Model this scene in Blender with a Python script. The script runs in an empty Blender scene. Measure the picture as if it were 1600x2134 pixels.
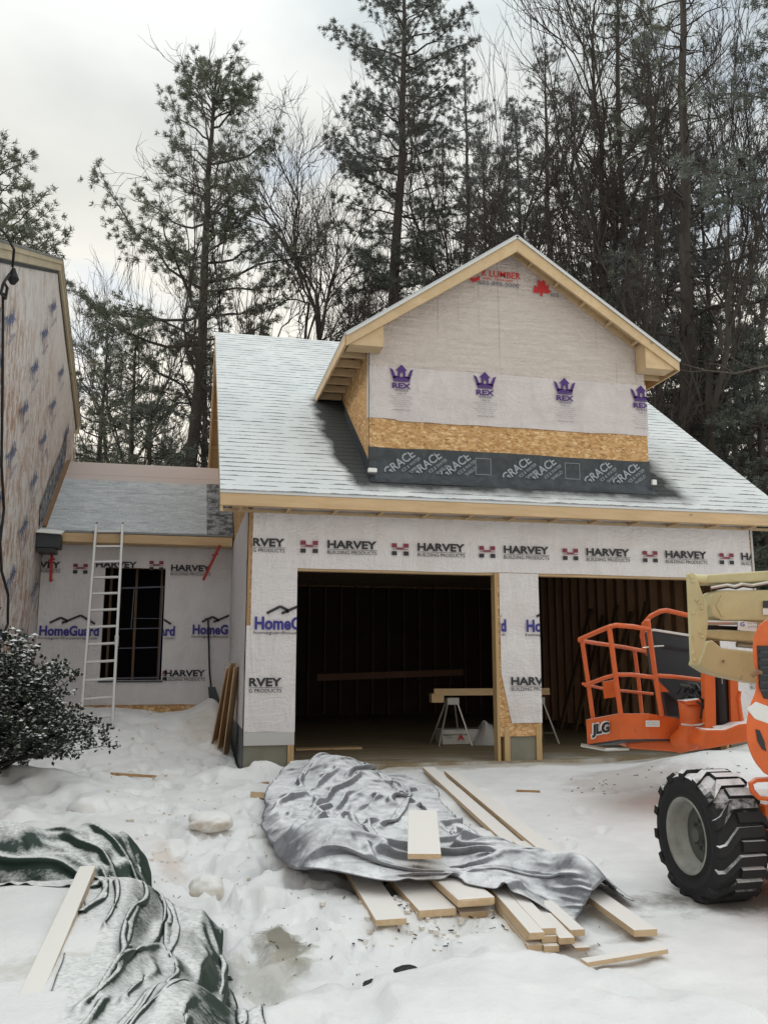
import bpy, bmesh, math, random
import numpy as np
from mathutils import Vector, Matrix
random.seed(7); RS=np.random.RandomState(7)
R=math.radians
SC=bpy.context.scene
# ---------------------------------------------------------------- camera
CAMP=np.array([-.76,-11.387,1.2586]); FPX,PITCH,YAW=1838.,.171,.22
cd=bpy.data.cameras.new('camera'); cam=bpy.data.objects.new('camera',cd); SC.collection.objects.link(cam)
SC.camera=cam; cam.location=CAMP; cam.rotation_euler=(math.pi/2+PITCH,0,-YAW)
cd.sensor_fit='VERTICAL'; cd.sensor_height=24; cd.lens=24*FPX/2134; cd.clip_end=2000
# ---------------------------------------------------------------- sky, sun, exposure
SUN_EL,SUN_AZ=R(34),R(-62)     # azimuth measured from +Y towards +X
w=bpy.data.worlds.new('World'); SC.world=w; w.use_nodes=True
nt=w.node_tree; nt.nodes.clear()
def WN(t,**k):
    n=nt.nodes.new(t)
    for a,b in k.items(): setattr(n,a,b)
    return n
wl=nt.links.new
out=WN('ShaderNodeOutputWorld'); bg=WN('ShaderNodeBackground'); wl(bg.outputs[0],out.inputs[0])
sky=WN('ShaderNodeTexSky',sky_type='NISHITA'); sky.sun_disc=False; sky.sun_elevation=SUN_EL; sky.sun_rotation=SUN_AZ
skm=WN('ShaderNodeVectorMath',operation='SCALE'); skm.inputs['Scale'].default_value=.10; wl(sky.outputs[0],skm.inputs[0])
tc=WN('ShaderNodeTexCoord'); sep=WN('ShaderNodeSeparateXYZ'); wl(tc.outputs['Generated'],sep.inputs[0])
mp=WN('ShaderNodeMapping'); mp.inputs['Scale'].default_value=(1,1,2.2); wl(tc.outputs['Generated'],mp.inputs[0])
n1=WN('ShaderNodeTexNoise'); n1.inputs['Scale'].default_value=2.1; n1.inputs['Detail'].default_value=5; n1.inputs['Roughness'].default_value=.5; wl(mp.outputs[0],n1.inputs[0])
n2=WN('ShaderNodeTexNoise'); n2.inputs['Scale'].default_value=3.6; n2.inputs['Detail'].default_value=4; wl(mp.outputs[0],n2.inputs[0])
# cloud brightness rises towards the zenith, as an overcast sky does
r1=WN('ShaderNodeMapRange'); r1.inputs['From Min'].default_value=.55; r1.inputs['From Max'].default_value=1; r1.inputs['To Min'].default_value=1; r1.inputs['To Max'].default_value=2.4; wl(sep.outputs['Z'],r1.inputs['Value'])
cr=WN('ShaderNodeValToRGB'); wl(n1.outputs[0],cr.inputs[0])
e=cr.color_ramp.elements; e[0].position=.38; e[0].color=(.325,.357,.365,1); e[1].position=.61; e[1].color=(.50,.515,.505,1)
# warm light low over the horizon
wm=WN('ShaderNodeMapRange'); wm.inputs['From Min'].default_value=.62; wm.inputs['From Max'].default_value=.22; wl(sep.outputs['Z'],wm.inputs['Value'])
mw=WN('ShaderNodeMixRGB'); mw.inputs[2].default_value=(.76,.71,.62,1); wl(wm.outputs[0],mw.inputs[0]); wl(cr.outputs[0],mw.inputs[1])
bt=WN('ShaderNodeMapRange'); bt.inputs['From Min'].default_value=.56; bt.inputs['From Max'].default_value=.72; bt.inputs['To Max'].default_value=.75; wl(n2.outputs[0],bt.inputs['Value'])
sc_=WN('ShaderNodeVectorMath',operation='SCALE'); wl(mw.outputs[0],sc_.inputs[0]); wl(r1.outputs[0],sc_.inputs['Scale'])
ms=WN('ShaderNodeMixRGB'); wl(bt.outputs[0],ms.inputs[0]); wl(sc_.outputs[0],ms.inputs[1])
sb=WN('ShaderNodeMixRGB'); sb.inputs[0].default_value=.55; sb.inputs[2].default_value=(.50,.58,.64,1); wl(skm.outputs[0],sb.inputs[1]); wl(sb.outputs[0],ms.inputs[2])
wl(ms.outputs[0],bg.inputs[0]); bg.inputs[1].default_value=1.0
ld=bpy.data.lights.new('sun','SUN'); lo=bpy.data.objects.new('sun',ld); SC.collection.objects.link(lo)
ld.energy=.7; ld.angle=R(14); ld.color=(1,.95,.87)
sd=Vector((math.sin(SUN_AZ)*math.cos(SUN_EL),math.cos(SUN_AZ)*math.cos(SUN_EL),math.sin(SUN_EL)))
lo.rotation_euler=sd.to_track_quat('Z','Y').to_euler(); lo.location=(0,0,30)
SC.view_settings.view_transform='Standard'; SC.view_settings.look='None'; SC.view_settings.exposure=.72; SC.view_settings.gamma=1
# ---------------------------------------------------------------- camera geometry used to read real positions off the survey
_R=np.array([math.cos(YAW),-math.sin(YAW),0]); _Fh=np.array([math.sin(YAW),math.cos(YAW),0]); _K=np.array([0,0,1.])
_F=_Fh*math.cos(PITCH)+_K*math.sin(PITCH); _U=-_Fh*math.sin(PITCH)+_K*math.cos(PITCH)
def ray(u,v): return _F*FPX+_R*(u-800)-_U*(v-1067)
def D(u,v,d): return CAMP+ray(u,v)*d/FPX
def ax(u,v,a,c): r=ray(u,v); return CAMP+r*(c-CAMP[a])/r[a]
def Yp(u,v,c): return ax(u,v,1,c)
def Xp(u,v,c): return ax(u,v,0,c)
def Zp(u,v,c): return ax(u,v,2,c)
SLOPE=.042
def Gp(u,v,h=0):
    """point h above the falling yard (z=-.05+SLOPE*y)"""
    r=ray(u,v); n=np.array([0,-SLOPE,1.]); P0=np.array([0,0,-.05+h]); return CAMP+r*((P0-CAMP)@n)/(r@n)
def ss(a,b,x):
    t=np.clip((x-a)/(b-a),0,1); return t*t*(3-2*t)
_lat={}
def vnoise(x,y,s,seed=0):
    if seed not in _lat: _lat[seed]=np.random.RandomState(seed+100).rand(256,256)
    L=_lat[seed]; x=np.asarray(x,float)/s+50; y=np.asarray(y,float)/s+50
    i=np.floor(x).astype(int); j=np.floor(y).astype(int); fx=x-i; fy=y-j; fx=fx*fx*(3-2*fx); fy=fy*fy*(3-2*fy)
    a=L[i%256,j%256]; b=L[(i+1)%256,j%256]; c=L[i%256,(j+1)%256]; d=L[(i+1)%256,(j+1)%256]
    return (a*(1-fx)+b*fx)*(1-fy)+(c*(1-fx)+d*fx)*fy-.5
def fbm(x,y,s,seed=0,o=4):
    r=0; a=1
    for k in range(o): r=r+a*vnoise(x,y,s/2**k,seed+k); a*=.5
    return r
# ---------------------------------------------------------------- materials
class M:
    def __init__(s,name,col=(.5,.5,.5),rough=.7,metal=0,spec=.3):
        s.m=bpy.data.materials.new(name); s.m.use_nodes=True; s.t=s.m.node_tree; s.b=s.t.nodes['Principled BSDF']
        s.b.inputs['Base Color'].default_value=(*col,1); s.b.inputs['Roughness'].default_value=rough
        s.b.inputs['Metallic'].default_value=metal; s.b.inputs['Specular IOR Level'].default_value=spec; s.col=col
    def n(s,t,**k):
        n=s.t.nodes.new(t)
        for a,b in k.items(): setattr(n,a,b)
        return n
    def l(s,a,b): s.t.links.new(a,b)
    def co(s,kind='Object',scale=(1,1,1),rot=(0,0,0)):
        c=s.n('ShaderNodeTexCoord'); m=s.n('ShaderNodeMapping'); m.inputs['Scale'].default_value=scale; m.inputs['Rotation'].default_value=rot
        s.l(c.outputs[kind],m.inputs[0]); return m.outputs[0]
    def noise(s,vec,scale,detail=4,rough=.55,dist=0):
        n=s.n('ShaderNodeTexNoise'); n.inputs['Scale'].default_value=scale; n.inputs['Detail'].default_value=detail; n.inputs['Roughness'].default_value=rough; n.inputs['Distortion'].default_value=dist
        s.l(vec,n.inputs[0]); return n.outputs[0]
    def ramp(s,fac,*st):
        r=s.n('ShaderNodeValToRGB'); e=r.color_ramp.elements
        while len(e)<len(st): e.new(.5)
        for k,(p,c) in enumerate(st): e[k].position=p; e[k].color=(*c,1) if len(c)==3 else c
        s.l(fac,r.inputs[0]); return r.outputs[0]
    def mr(s,v,a,b,c=0,d=1):
        r=s.n('ShaderNodeMapRange')
        for k,x in zip(('From Min','From Max','To Min','To Max'),(a,b,c,d)): r.inputs[k].default_value=x
        s.l(v,r.inputs['Value']); return r.outputs[0]
    def math(s,op,a,b=None,c=None):
        n=s.n('ShaderNodeMath',operation=op)
        for k,x in enumerate((a,b,c)):
            if x is None: continue
            if isinstance(x,(int,float)): n.inputs[k].default_value=x
            else: s.l(x,n.inputs[k])
        return n.outputs[0]
    def mix(s,f,a,b):
        n=s.n('ShaderNodeMixRGB')
        for k,x in enumerate((f,a,b)):
            if isinstance(x,(int,float)): n.inputs[k].default_value=x
            elif isinstance(x,tuple): n.inputs[k].default_value=(*x,1)
            else: s.l(x,n.inputs[k])
        return n.outputs[0]
    def color(s,c): s.l(c,s.b.inputs['Base Color']); return s
    def rough(s,c): s.l(c,s.b.inputs['Roughness']); return s
    def bump(s,h,strength=.3,dist=.01):
        b=s.n('ShaderNodeBump'); b.inputs['Strength'].default_value=strength; b.inputs['Distance'].default_value=dist
        s.l(h,b.inputs['Height']); s.l(b.outputs[0],s.b.inputs['Normal']); return s
    def nz(s):
        g=s.n('ShaderNodeNewGeometry'); x=s.n('ShaderNodeSeparateXYZ'); s.l(g.outputs['Normal'],x.inputs[0]); return x.outputs['Z']
    def snow(s,base,lo=.35,hi=.75,nscale=9,amt=.3,col=(.80,.81,.83)):
        """dusting of snow on faces that look up, broken by noise"""
        v=s.co(); z=s.nz(); f=s.math('ADD',z,s.math('MULTIPLY',s.math('SUBTRACT',s.noise(v,nscale,6,.65),.5),amt*2))
        return s.mix(s.mr(f,lo,hi),base,col)
MAT={}
def mk(name,*a,**k): MAT[name]=M(name,*a,**k); return MAT[name]
SN=(.80,.80,.805)
def wood(name,c1,c2,scale=(2,2,18),sn=None,rough=.7):
    m=mk(name,c1,rough); v=m.co(scale=scale); f=m.noise(v,2.2,6,.6,.6); c=m.mix(m.mr(f,.3,.7),c1,c2)
    k=m.noise(m.co(),1.1,2); c=m.mix(m.mr(k,.35,.7,0,.35),c,tuple(x*.6 for x in c1))
    kv=m.n('ShaderNodeTexVoronoi'); kv.inputs['Scale'].default_value=3.1; m.l(m.co(scale=tuple(1 if q>5 else .6 for q in scale)),kv.inputs['Vector']); c=m.mix(m.mr(kv.outputs['Distance'],.075,.03,0,.75),c,tuple(x*.35 for x in c1))
    if sn: c=m.snow(c,*sn)
    m.color(c); m.bump(f,.15,.004); return m
wood('pine_lumber',(.62,.45,.27),(.52,.35,.19),(1.2,9,9))
wood('pine_lumber_vertical',(.50,.35,.18),(.40,.26,.12),(9,9,1))
wood('pine_rake',(.60,.45,.28),(.50,.36,.20),(3,3,3))
wood('snowy_lumber',(.60,.45,.29),(.50,.35,.20),(9,1,9),sn=(.35,.75,14,.28,(.80,.765,.73)))
wood('snowy_beam',(.50,.42,.32),(.42,.33,.24),(9,1,9),sn=(.25,.6,14,.35,(.80,.78,.74)))
wood('leaning_wood',(.56,.38,.22),(.46,.29,.15),(9,9,1.3))
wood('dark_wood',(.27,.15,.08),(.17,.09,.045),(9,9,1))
wood('dim_stud',(.17,.105,.06),(.11,.07,.04),(9,9,1))  # interior wood with the garage's deep shade put into its colour
wood('lit_lining',(.25,.14,.08),(.17,.095,.055),(1,1,1))  # lighter lining tone: daylight on the right inner wall painted in
wood('lit_stud',(.46,.29,.17),(.34,.20,.115),(9,9,1))  # lit copy of the studs, right wall only; light is in the colour
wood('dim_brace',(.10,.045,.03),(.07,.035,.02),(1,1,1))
wood('dim_board',(.055,.035,.022),(.035,.022,.014),(1,1,1))  # lining and ceiling colour darkened to stand in for interior shade
wood('brown_board',(.42,.27,.14),(.32,.19,.09),(9,9,1.3))
wood('beige_trim',(.52,.45,.32),(.44,.38,.27),(2,2,2))
m=mk('osb',(.45,.27,.12),.8); v=m.co(scale=(1,1,1)); vo=m.n('ShaderNodeTexVoronoi'); vo.inputs['Scale'].default_value=15; vo.inputs['Randomness'].default_value=1
mm=m.noise(m.co(),7,3); vv=m.n('ShaderNodeMixRGB',blend_type='ADD'); vv.inputs[0].default_value=.18; m.l(m.co(scale=(1,1,2.2)),vv.inputs[1])
n_=m.n('ShaderNodeTexNoise'); n_.inputs['Scale'].default_value=6; n_.inputs['Detail'].default_value=3; m.l(m.co(),n_.inputs[0]); m.l(n_.outputs[1],vv.inputs[2]); m.l(vv.outputs[0],vo.inputs['Vector'])
v2=m.n('ShaderNodeTexVoronoi'); v2.inputs['Scale'].default_value=24; m.l(vv.outputs[0],v2.inputs['Vector']); c=m.mix(.45,m.ramp(vo.outputs['Color'],(.1,(.26,.13,.05)),(.40,(.52,.30,.12)),(.62,(.40,.21,.08)),(.85,(.76,.54,.30))),m.ramp(v2.outputs['Color'],(.15,(.24,.12,.045)),(.5,(.50,.30,.13)),(.85,(.74,.52,.29)))); m.color(c); m.bump(vo.outputs['Distance'],.3,.004)
# house wrap: thin woven sheet stapled over studs
def wrapmat(name,c1,c2,bumpd=.02,vert=True,warm=None):
    m=mk(name,c1,.55,0,.35); a=m.noise(m.co(scale=(1,1,.55)),2.3,5,.6,1.6); b=m.noise(m.co(scale=(2.2,2.2,.6),rot=(0,.7,0)),2.4,4,.6,2.2)
    f=m.math('ADD',a,b); c=m.mix(m.mr(a,.35,.65),c1,c2)
    if warm:
        g=m.noise(m.co(),1.2,3); c=m.mix(m.mr(g,.45,.7,0,.7),c,warm)
    st=m.noise(m.co(),.9,3); c=m.mix(m.mr(st,.56,.72,0,.25),c,(c1[0]*.8,c1[1]*.66,c1[2]*.60))
    cr_=m.noise(m.co(scale=(1,1,2.6),rot=(0,.35,0)),1.5,3,.6,3.5); cz=m.math('ABSOLUTE',m.math('SUBTRACT',cr_,.5)); cz=m.mr(cz,.0,.12,0,1); m.color(c); m.bump(m.math('ADD',f,m.math('MULTIPLY',cz,.20)),.55,bumpd); return m
wrapmat('wrap_white',(.61,.58,.585),(.66,.635,.64),.045)
wrapmat('wrap_wing',(.585,.56,.57),(.63,.61,.62),.03)
# dormer wrap shows the boards behind it
m=mk('wrap_dormer',(.5,.42,.36),.5,0,.35); x=m.noise(m.co(scale=(1,1,9)),2.1,5,.7,.5); y=m.noise(m.co(),16,6,.75,1.5)
c=m.mix(m.mr(y,.3,.7),(.63,.565,.53),(.54,.47,.43)); c=m.mix(m.mr(x,.45,.7,0,.35),c,(.62,.57,.53))
wv=m.n('ShaderNodeTexWave',wave_type='BANDS',bands_direction='X'); wv.inputs['Scale'].default_value=1.03; wv.inputs['Distortion'].default_value=.25; wv.inputs['Detail'].default_value=3; m.l(m.co(),wv.inputs[0])
c=m.mix(m.math('MULTIPLY',m.mr(wv.outputs[1],.975,1.),m.mr(m.noise(m.co(scale=(1,1,.5)),1.6,2),.48,.56,0,.35)),c,(.25,.2,.17)); m.color(c)
m.bump(m.math('ADD',m.noise(m.co(scale=(1,1,1.5)),5,5,.65,2),x),.8,.05)
wrapmat('wrap_dormer_low',(.52,.475,.475),(.59,.545,.54),.05)
# left house wrap, badly stained where the board shows through
m=mk('wrap_stained',(.6,.55,.5),.6); a=m.noise(m.co(scale=(1,1.3,.55)),6.5,8,.78,.5); b=m.noise(m.co(scale=(1,1,.6)),.55,3); rib=m.n('ShaderNodeTexWave',wave_type='BANDS',bands_direction='Y'); rib.inputs['Scale'].default_value=3.2; rib.inputs['Distortion'].default_value=1.5; m.l(m.co(),rib.inputs[0])
hh=m.n('ShaderNodeSeparateXYZ'); m.l(m.co(),hh.inputs[0]); hz=m.mr(hh.outputs['Z'],6.6,4.6)
st=m.math('MULTIPLY',m.mr(a,.46,.56),m.math('ADD',m.math('MULTIPLY',hz,.55),m.mr(b,.35,.62,.10,.55)))
c=m.mix(st,(.68,.665,.655),(.38,.23,.16)); c=m.mix(m.math('MULTIPLY',m.mr(rib.outputs[1],.7,1),m.math('MULTIPLY',hz,.35)),c,(.28,.20,.15))
m.color(c); m.bump(m.math('ADD',a,m.math('MULTIPLY',rib.outputs[1],.4)),.7,.03)
m=mk('membrane',(.018,.024,.03),.45,0,.5); a=m.noise(m.co(scale=(1,1,1)),5,5,.6,1.5); m.color(m.mix(m.mr(a,.4,.7),(.016,.022,.028),(.045,.055,.065))); m.bump(a,.5,.02)
m=mk('flashing_strip',(.05,.055,.06),.5); a=m.noise(m.co(),7,6,.7); m.color(m.mix(m.mr(a,.42,.62),(.025,.028,.032),(.32,.33,.35)))
mk('ink_black',(.03,.03,.035),.6); mk('ink_navy',(.045,.04,.22),.6); mk('ink_maroon',(.20,.035,.06),.6); mk('ink_purple',(.07,.03,.16),.6)
mk('ink_red',(.50,.04,.04),.6); mk('ink_white',(.30,.33,.36),.6); mk('ink_blue',(.085,.115,.24),.6); mk('ink_grey',(.17,.16,.20),.6)
m=mk('concrete',(.2,.2,.17),.9); a=m.noise(m.co(),6,6); m.color(m.mix(a,(.13,.13,.10),(.26,.25,.20))); m.bump(a,.2,.01)
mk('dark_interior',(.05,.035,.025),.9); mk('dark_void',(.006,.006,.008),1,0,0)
m=mk('subfloor',(.2,.15,.1),.8); a=m.noise(m.co(scale=(.5,3,1)),2.5,6,.6); b=m.noise(m.co(),1.2,5,.6); c=m.mix(m.mr(a,.35,.65),(.20,.15,.085),(.33,.27,.18)); sy=m.n('ShaderNodeSeparateXYZ'); m.l(m.co(),sy.inputs[0])
c=m.mix(m.math('MULTIPLY',m.mr(b,.45,.6),m.mr(sy.outputs['Y'],1.1,.0,0,.8)),c,(.5,.49,.47)); m.color(c); m.bump(a,.1,.01)
# shingles under snow. UV = (x along eave, distance up the slope) in metres
def shingle(name,bare=None):
    m=mk(name,(.1,.11,.11),.85); t=m.n('ShaderNodeTexCoord'); s=m.n('ShaderNodeSeparateXYZ'); m.l(t.outputs['UV'],s.inputs[0]); u,v_=s.outputs['X'],s.outputs['Y']
    cv=m.math('DIVIDE',v_,.142); row=m.math('FLOOR',cv); fr=m.math('FRACT',cv)
    un=m.math('ADD',u,m.math('MULTIPLY',m.math('FRACT',m.math('MULTIPLY',m.math('SINE',m.math('MULTIPLY',row,12.99)),437.5)),3.1))
    cb=m.n('ShaderNodeCombineXYZ'); m.l(m.math('MULTIPLY',un,1.7),cb.inputs[0]); m.l(m.math('MULTIPLY',row,3.7),cb.inputs[1])
    dash=m.noise(cb.outputs[0],1.6,3,.6)
    thick=m.mr(dash,.38,.62,.0,.26); line=m.math('LESS_THAN',fr,thick)
    big=m.noise(t.outputs['UV'],.9,4,.6); fine=m.noise(t.outputs['UV'],30,6,.7)
    line=m.math('MULTIPLY',line,m.mr(fine,.3,.55,.45,.95))
    base=m.mix(m.mr(fine,.3,.7),(.030,.034,.034),(.085,.092,.092))
    tab=m.noise(cb.outputs[0],3.1,1,.5); base=m.mix(m.mr(tab,.4,.6,0,.6),base,(.055,.06,.06))
    snow=m.mix(m.mr(big,.35,.65),(.62,.655,.67),(.72,.745,.755)); snow=m.mix(m.mr(fine,.35,.75,0,.28),snow,(.40,.43,.44))
    f=m.math('MULTIPLY',line,.92)
    if bare:
        u0,u1,v0,v1=bare; e=m.math('MULTIPLY',m.math('SUBTRACT',m.noise(t.outputs['UV'],2.2,5,.6),.5),.5)
        ue=m.math('ADD',u,e); ve=m.math('ADD',v_,e)
        lw=m.mr(v_,v0,v0+1.0,.22,0)
        a1=m.mr(m.math('SUBTRACT',m.math('SUBTRACT',ue,u0),lw),-.10,.06); a2=m.mr(m.math('SUBTRACT',u1,ue),-.12,.16); a3=m.mr(m.math('SUBTRACT',ve,v0),-.22,.08); a4=m.mr(m.math('SUBTRACT',v1,v_),-.15,.15)
        k=m.math('MULTIPLY',m.math('MULTIPLY',a1,a2),m.math('MULTIPLY',a3,a4))
        rowshadow=m.mix(m.math('LESS_THAN',fr,.12),base,(.015,.016,.017))
        base=rowshadow; f=m.math('MAXIMUM',f,k)
    m.color(m.mix(f,snow,base)); hgt=m.math('SUBTRACT',m.math('MULTIPLY',fr,-.7),m.math('MULTIPLY',line,.5)); m.bump(m.math('ADD',hgt,m.math('MULTIPLY',fine,.35)),.5,.012)
    return m
shingle('shingle_main',(1.16,6.28,.30,3.75)); shingle('shingle_plain')
m=mk('underlayment',(.3,.33,.35),.7); t=m.n('ShaderNodeTexCoord'); s=m.n('ShaderNodeSeparateXYZ'); m.l(t.outputs['UV'],s.inputs[0])
a=m.noise(m.co('UV',(.8,2.5,1)),3.2,7,.65,1.2); fn=m.noise(m.co('UV'),24,5,.7); wavy=m.math('ADD',s.outputs['Y'],m.math('MULTIPLY',m.noise(m.co('UV'),1.2,3),.15))
c=m.mix(m.mr(a,.35,.65),(.33,.36,.38),(.58,.60,.62)); c=m.mix(m.mr(fn,.35,.7,0,.5),c,(.18,.20,.22)); c=m.mix(m.mr(wavy,2.12,2.26),c,m.mix(fn,(.42,.34,.31),(.50,.42,.39)))
lp=m.math('FRACT',m.math('DIVIDE',s.outputs['Y'],.78)); c=m.mix(m.math('MULTIPLY',m.math('LESS_THAN',lp,.018),.5),c,(.1,.11,.12)); m.color(c); m.bump(a,.5,.03)
# snow ground
m=mk('snow',(.8,.8,.8),.75,0,.25); v=m.co(); a=m.noise(v,2.2,8,.6); b=m.noise(v,14,7,.7); d=m.noise(v,60,4,.7)
c=m.mix(m.mr(a,.35,.65),(.74,.74,.745),(.83,.83,.83))
def spot(x,y,rx,ry,thr,colr,amt,rot=0,sc=5):
    global c
    g=m.n('ShaderNodeTexCoord'); mp_=m.n('ShaderNodeMapping'); mp_.vector_type='TEXTURE'; mp_.inputs['Location'].default_value=(x,y,0); mp_.inputs['Rotation'].default_value=(0,0,rot); mp_.inputs['Scale'].default_value=(rx,ry,40)
    m.l(g.outputs['Object'],mp_.inputs[0]); ln=m.n('ShaderNodeVectorMath',operation='LENGTH'); m.l(mp_.outputs[0],ln.inputs[0])
    q=m.math('ADD',ln.outputs['Value'],m.math('MULTIPLY',m.math('SUBTRACT',m.noise(v,sc,6,.65),.5),1.6)); k=m.mr(q,1.0,.55,0,amt); c=m.mix(k,c,colr)
P=Gp(585,1975); spot(P[0],P[1],.16,.42,0,(.20,.18,.13),.9,.1,7)
P=Gp(560,2020); spot(P[0],P[1],.30,.25,0,(.42,.40,.34),.6,.1,7)
P=Gp(1200,1985); spot(P[0],P[1],.16,.18,0,(.25,.20,.16),.85,0,7)
P=Gp(1330,1960); spot(P[0],P[1],.2,.12,0,(.42,.38,.33),.6,0,7)
P=Gp(1300,1640); spot(P[0],P[1],.9,.8,0,(.42,.36,.33),.55,0,2.5)
P=Gp(1390,1600); spot(P[0],P[1],.7,.6,0,(.34,.26,.23),.65,0,3)
P=Gp(1575,1870); spot(P[0],P[1],.9,.4,0,(.14,.12,.10),.85,0,3)
P=Gp(1130,1600); spot(P[0],P[1]+.25,3.4,.35,0,(.40,.34,.25),.6,0,4)
P=Gp(500,1500); spot(-.35,2.4,.5,1.2,0,(.62,.54,.46),.5,0,4)
P=Gp(350,1790); spot(P[0],P[1],.14,.55,0,(.62,.50,.42),.55,.15,6)
P=Gp(250,1625); spot(P[0],P[1],.8,.25,0,(.64,.58,.52),.4,0,6)
m.color(m.mix(m.mr(b,.58,.78,0,.3),c,(.55,.55,.55))); m.bump(m.math('ADD',m.math('ADD',a,m.math('MULTIPLY',b,.35)),m.math('MULTIPLY',d,.12)),.5,.05)
m=mk('snow_lump',(.75,.72,.66),.8); a=m.noise(m.co(),9,7,.7); m.color(m.snow(m.mix(m.mr(a,.42,.66),(.74,.70,.64),(.52,.42,.32)),.0,.75,9,.3,(.86,.85,.84))); m.bump(a,.8,.03)
# tarps
m=mk('silver_tarp',(.3,.31,.33),.78,0,.25); b=m.noise(m.co(),3,4); base=m.mix(m.mr(b,.4,.6),(.15,.155,.17),(.23,.235,.255)); m.color(m.snow(base,.74,1.02,6,.26,(.80,.81,.83))); 
def crumple(m,dist):
    nv=m.n('ShaderNodeTexNoise'); nv.inputs['Scale'].default_value=2.5; nv.inputs['Detail'].default_value=3; m.l(m.co(),nv.inputs[0]); ad=m.n('ShaderNodeMixRGB',blend_type='ADD'); ad.inputs[0].default_value=.35; m.l(m.co(),ad.inputs[1]); m.l(nv.outputs[1],ad.inputs[2])
    h=None
    for sc_v,a_,st_v in ((1.6,1.,(1,1,1)),(3.6,.6,(1.5,.8,1)),(8.,.28,(1,1.3,1))):
        mp_=m.n('ShaderNodeMapping'); mp_.inputs['Scale'].default_value=st_v; m.l(ad.outputs[0],mp_.inputs[0]); q=m.math('ABSOLUTE',m.math('SUBTRACT',m.noise(mp_.outputs[0],sc_v,2,.5),.5)); q=m.math('MULTIPLY',m.math('POWER',q,.6),a_); h=q if h is None else m.math('ADD',h,q)
    m.bump(h,.8,dist)
crumple(m,.065)
m=mk('green_tarp',(.03,.06,.045),.5,0,.4); m.color(m.snow((.012,.030,.023),.74,1.03,45,.20,(.82,.83,.83))); m.bump(m.noise(m.co(),6,4,.6),.3,.01)
# trees
m=mk('bark',(.06,.045,.035),.9); a=m.noise(m.co(scale=(1,1,.25)),9,6,.7); c=m.mix(a,(.022,.019,.017),(.085,.072,.062)); m.color(c); m.bump(a,.6,.03)
m=mk('bark_pale',(.1,.08,.06),.9); a=m.noise(m.co(scale=(1,1,.3)),7,6,.7); c=m.mix(a,(.045,.037,.030),(.13,.105,.085)); m.color(c)
def needles(name,c1,c2,sn):
    m=mk(name,c1,.7,0,.2); a=m.noise(m.co(),1.3,5,.6); f=m.noise(m.co(),23,3,.6); g=m.mix(m.mr(a,.35,.65),c1,c2)
    z=m.math('ABSOLUTE',m.nz()); k=m.mr(m.math('ADD',z,m.math('MULTIPLY',f,.6)),.75,1.5,0,sn); m.color(m.mix(k,g,(.50,.53,.54)))
    m.b.inputs['Transmission Weight'].default_value=0; return m
needles('needles_pine',(.075,.088,.052),(.135,.148,.092),.6)
needles('needles_dark',(.060,.072,.056),(.105,.12,.095),.60)
needles('needles_frost',(.08,.092,.082),(.15,.165,.15),.95)
m=mk('bush_leaf',(.03,.035,.02),.6,0,.3); f=m.noise(m.co(),30,3,.6); z=m.nz(); m.color(m.mix(m.mr(m.math('ADD',m.math('ABSOLUTE',z),m.math('MULTIPLY',f,.7)),1.20,1.26),(.022,.030,.016),(.70,.72,.74)))
# machine
def paint(name,col,sn=True,rough=.5,lo=.6):
    m=mk(name,col,rough,0,.5); a=m.noise(m.co(),3.2,6,.65); g=m.mix(m.mr(a,.45,.72,0,.45),col,tuple(x*.5 for x in col)); sc_n=m.noise(m.co(scale=(1,1,.3)),16,7,.75); g=m.mix(m.mr(sc_n,.62,.70,0,.6),g,(.10,.085,.07))
    m.color(m.snow(g,lo,lo+.35,12,.22,(.76,.74,.74)) if sn else g); m.bump(a,.1,.003); return m
paint('orange_paint',(.66,.125,.022)); paint('orange_rail',(.62,.115,.025),lo=.8); paint('beige_paint',(.52,.46,.25),lo=.8); paint('black_panel',(.028,.035,.042),lo=.7)
mk('black_plastic',(.012,.013,.015),.4,0,.5); mk('steel_rod',(.55,.54,.5),.3,.8); mk('red_metal',(.33,.025,.022),.5)
m=mk('rubber',(.02,.02,.021),.8); m.color(m.snow((.018,.018,.019),.55,.85,18,.30,(.70,.71,.72)))
m=mk('rim_paint',(.3,.3,.28),.5); a=m.noise(m.co(),5,5); m.color(m.mix(m.mr(a,.4,.7),(.32,.32,.29),(.17,.16,.14)))
mk('rim_dark',(.10,.105,.095),.7)
m=mk('aluminium',(.62,.60,.58),.45,.5); m.color(m.snow((.50,.49,.48),.5,.9,10,.2,(.8,.79,.78)))
mk('white_plastic',(.72,.72,.70),.4); mk('label_white',(.68,.68,.66),.5); mk('plastic_sheet',(.45,.44,.43),.4); mk('black_scrap',(.02,.022,.022),.5); mk('cable',(.015,.015,.016),.6)
mk('window_frame',(.10,.10,.14),.5); mk('drip_edge',(.55,.56,.56),.5)
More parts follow.
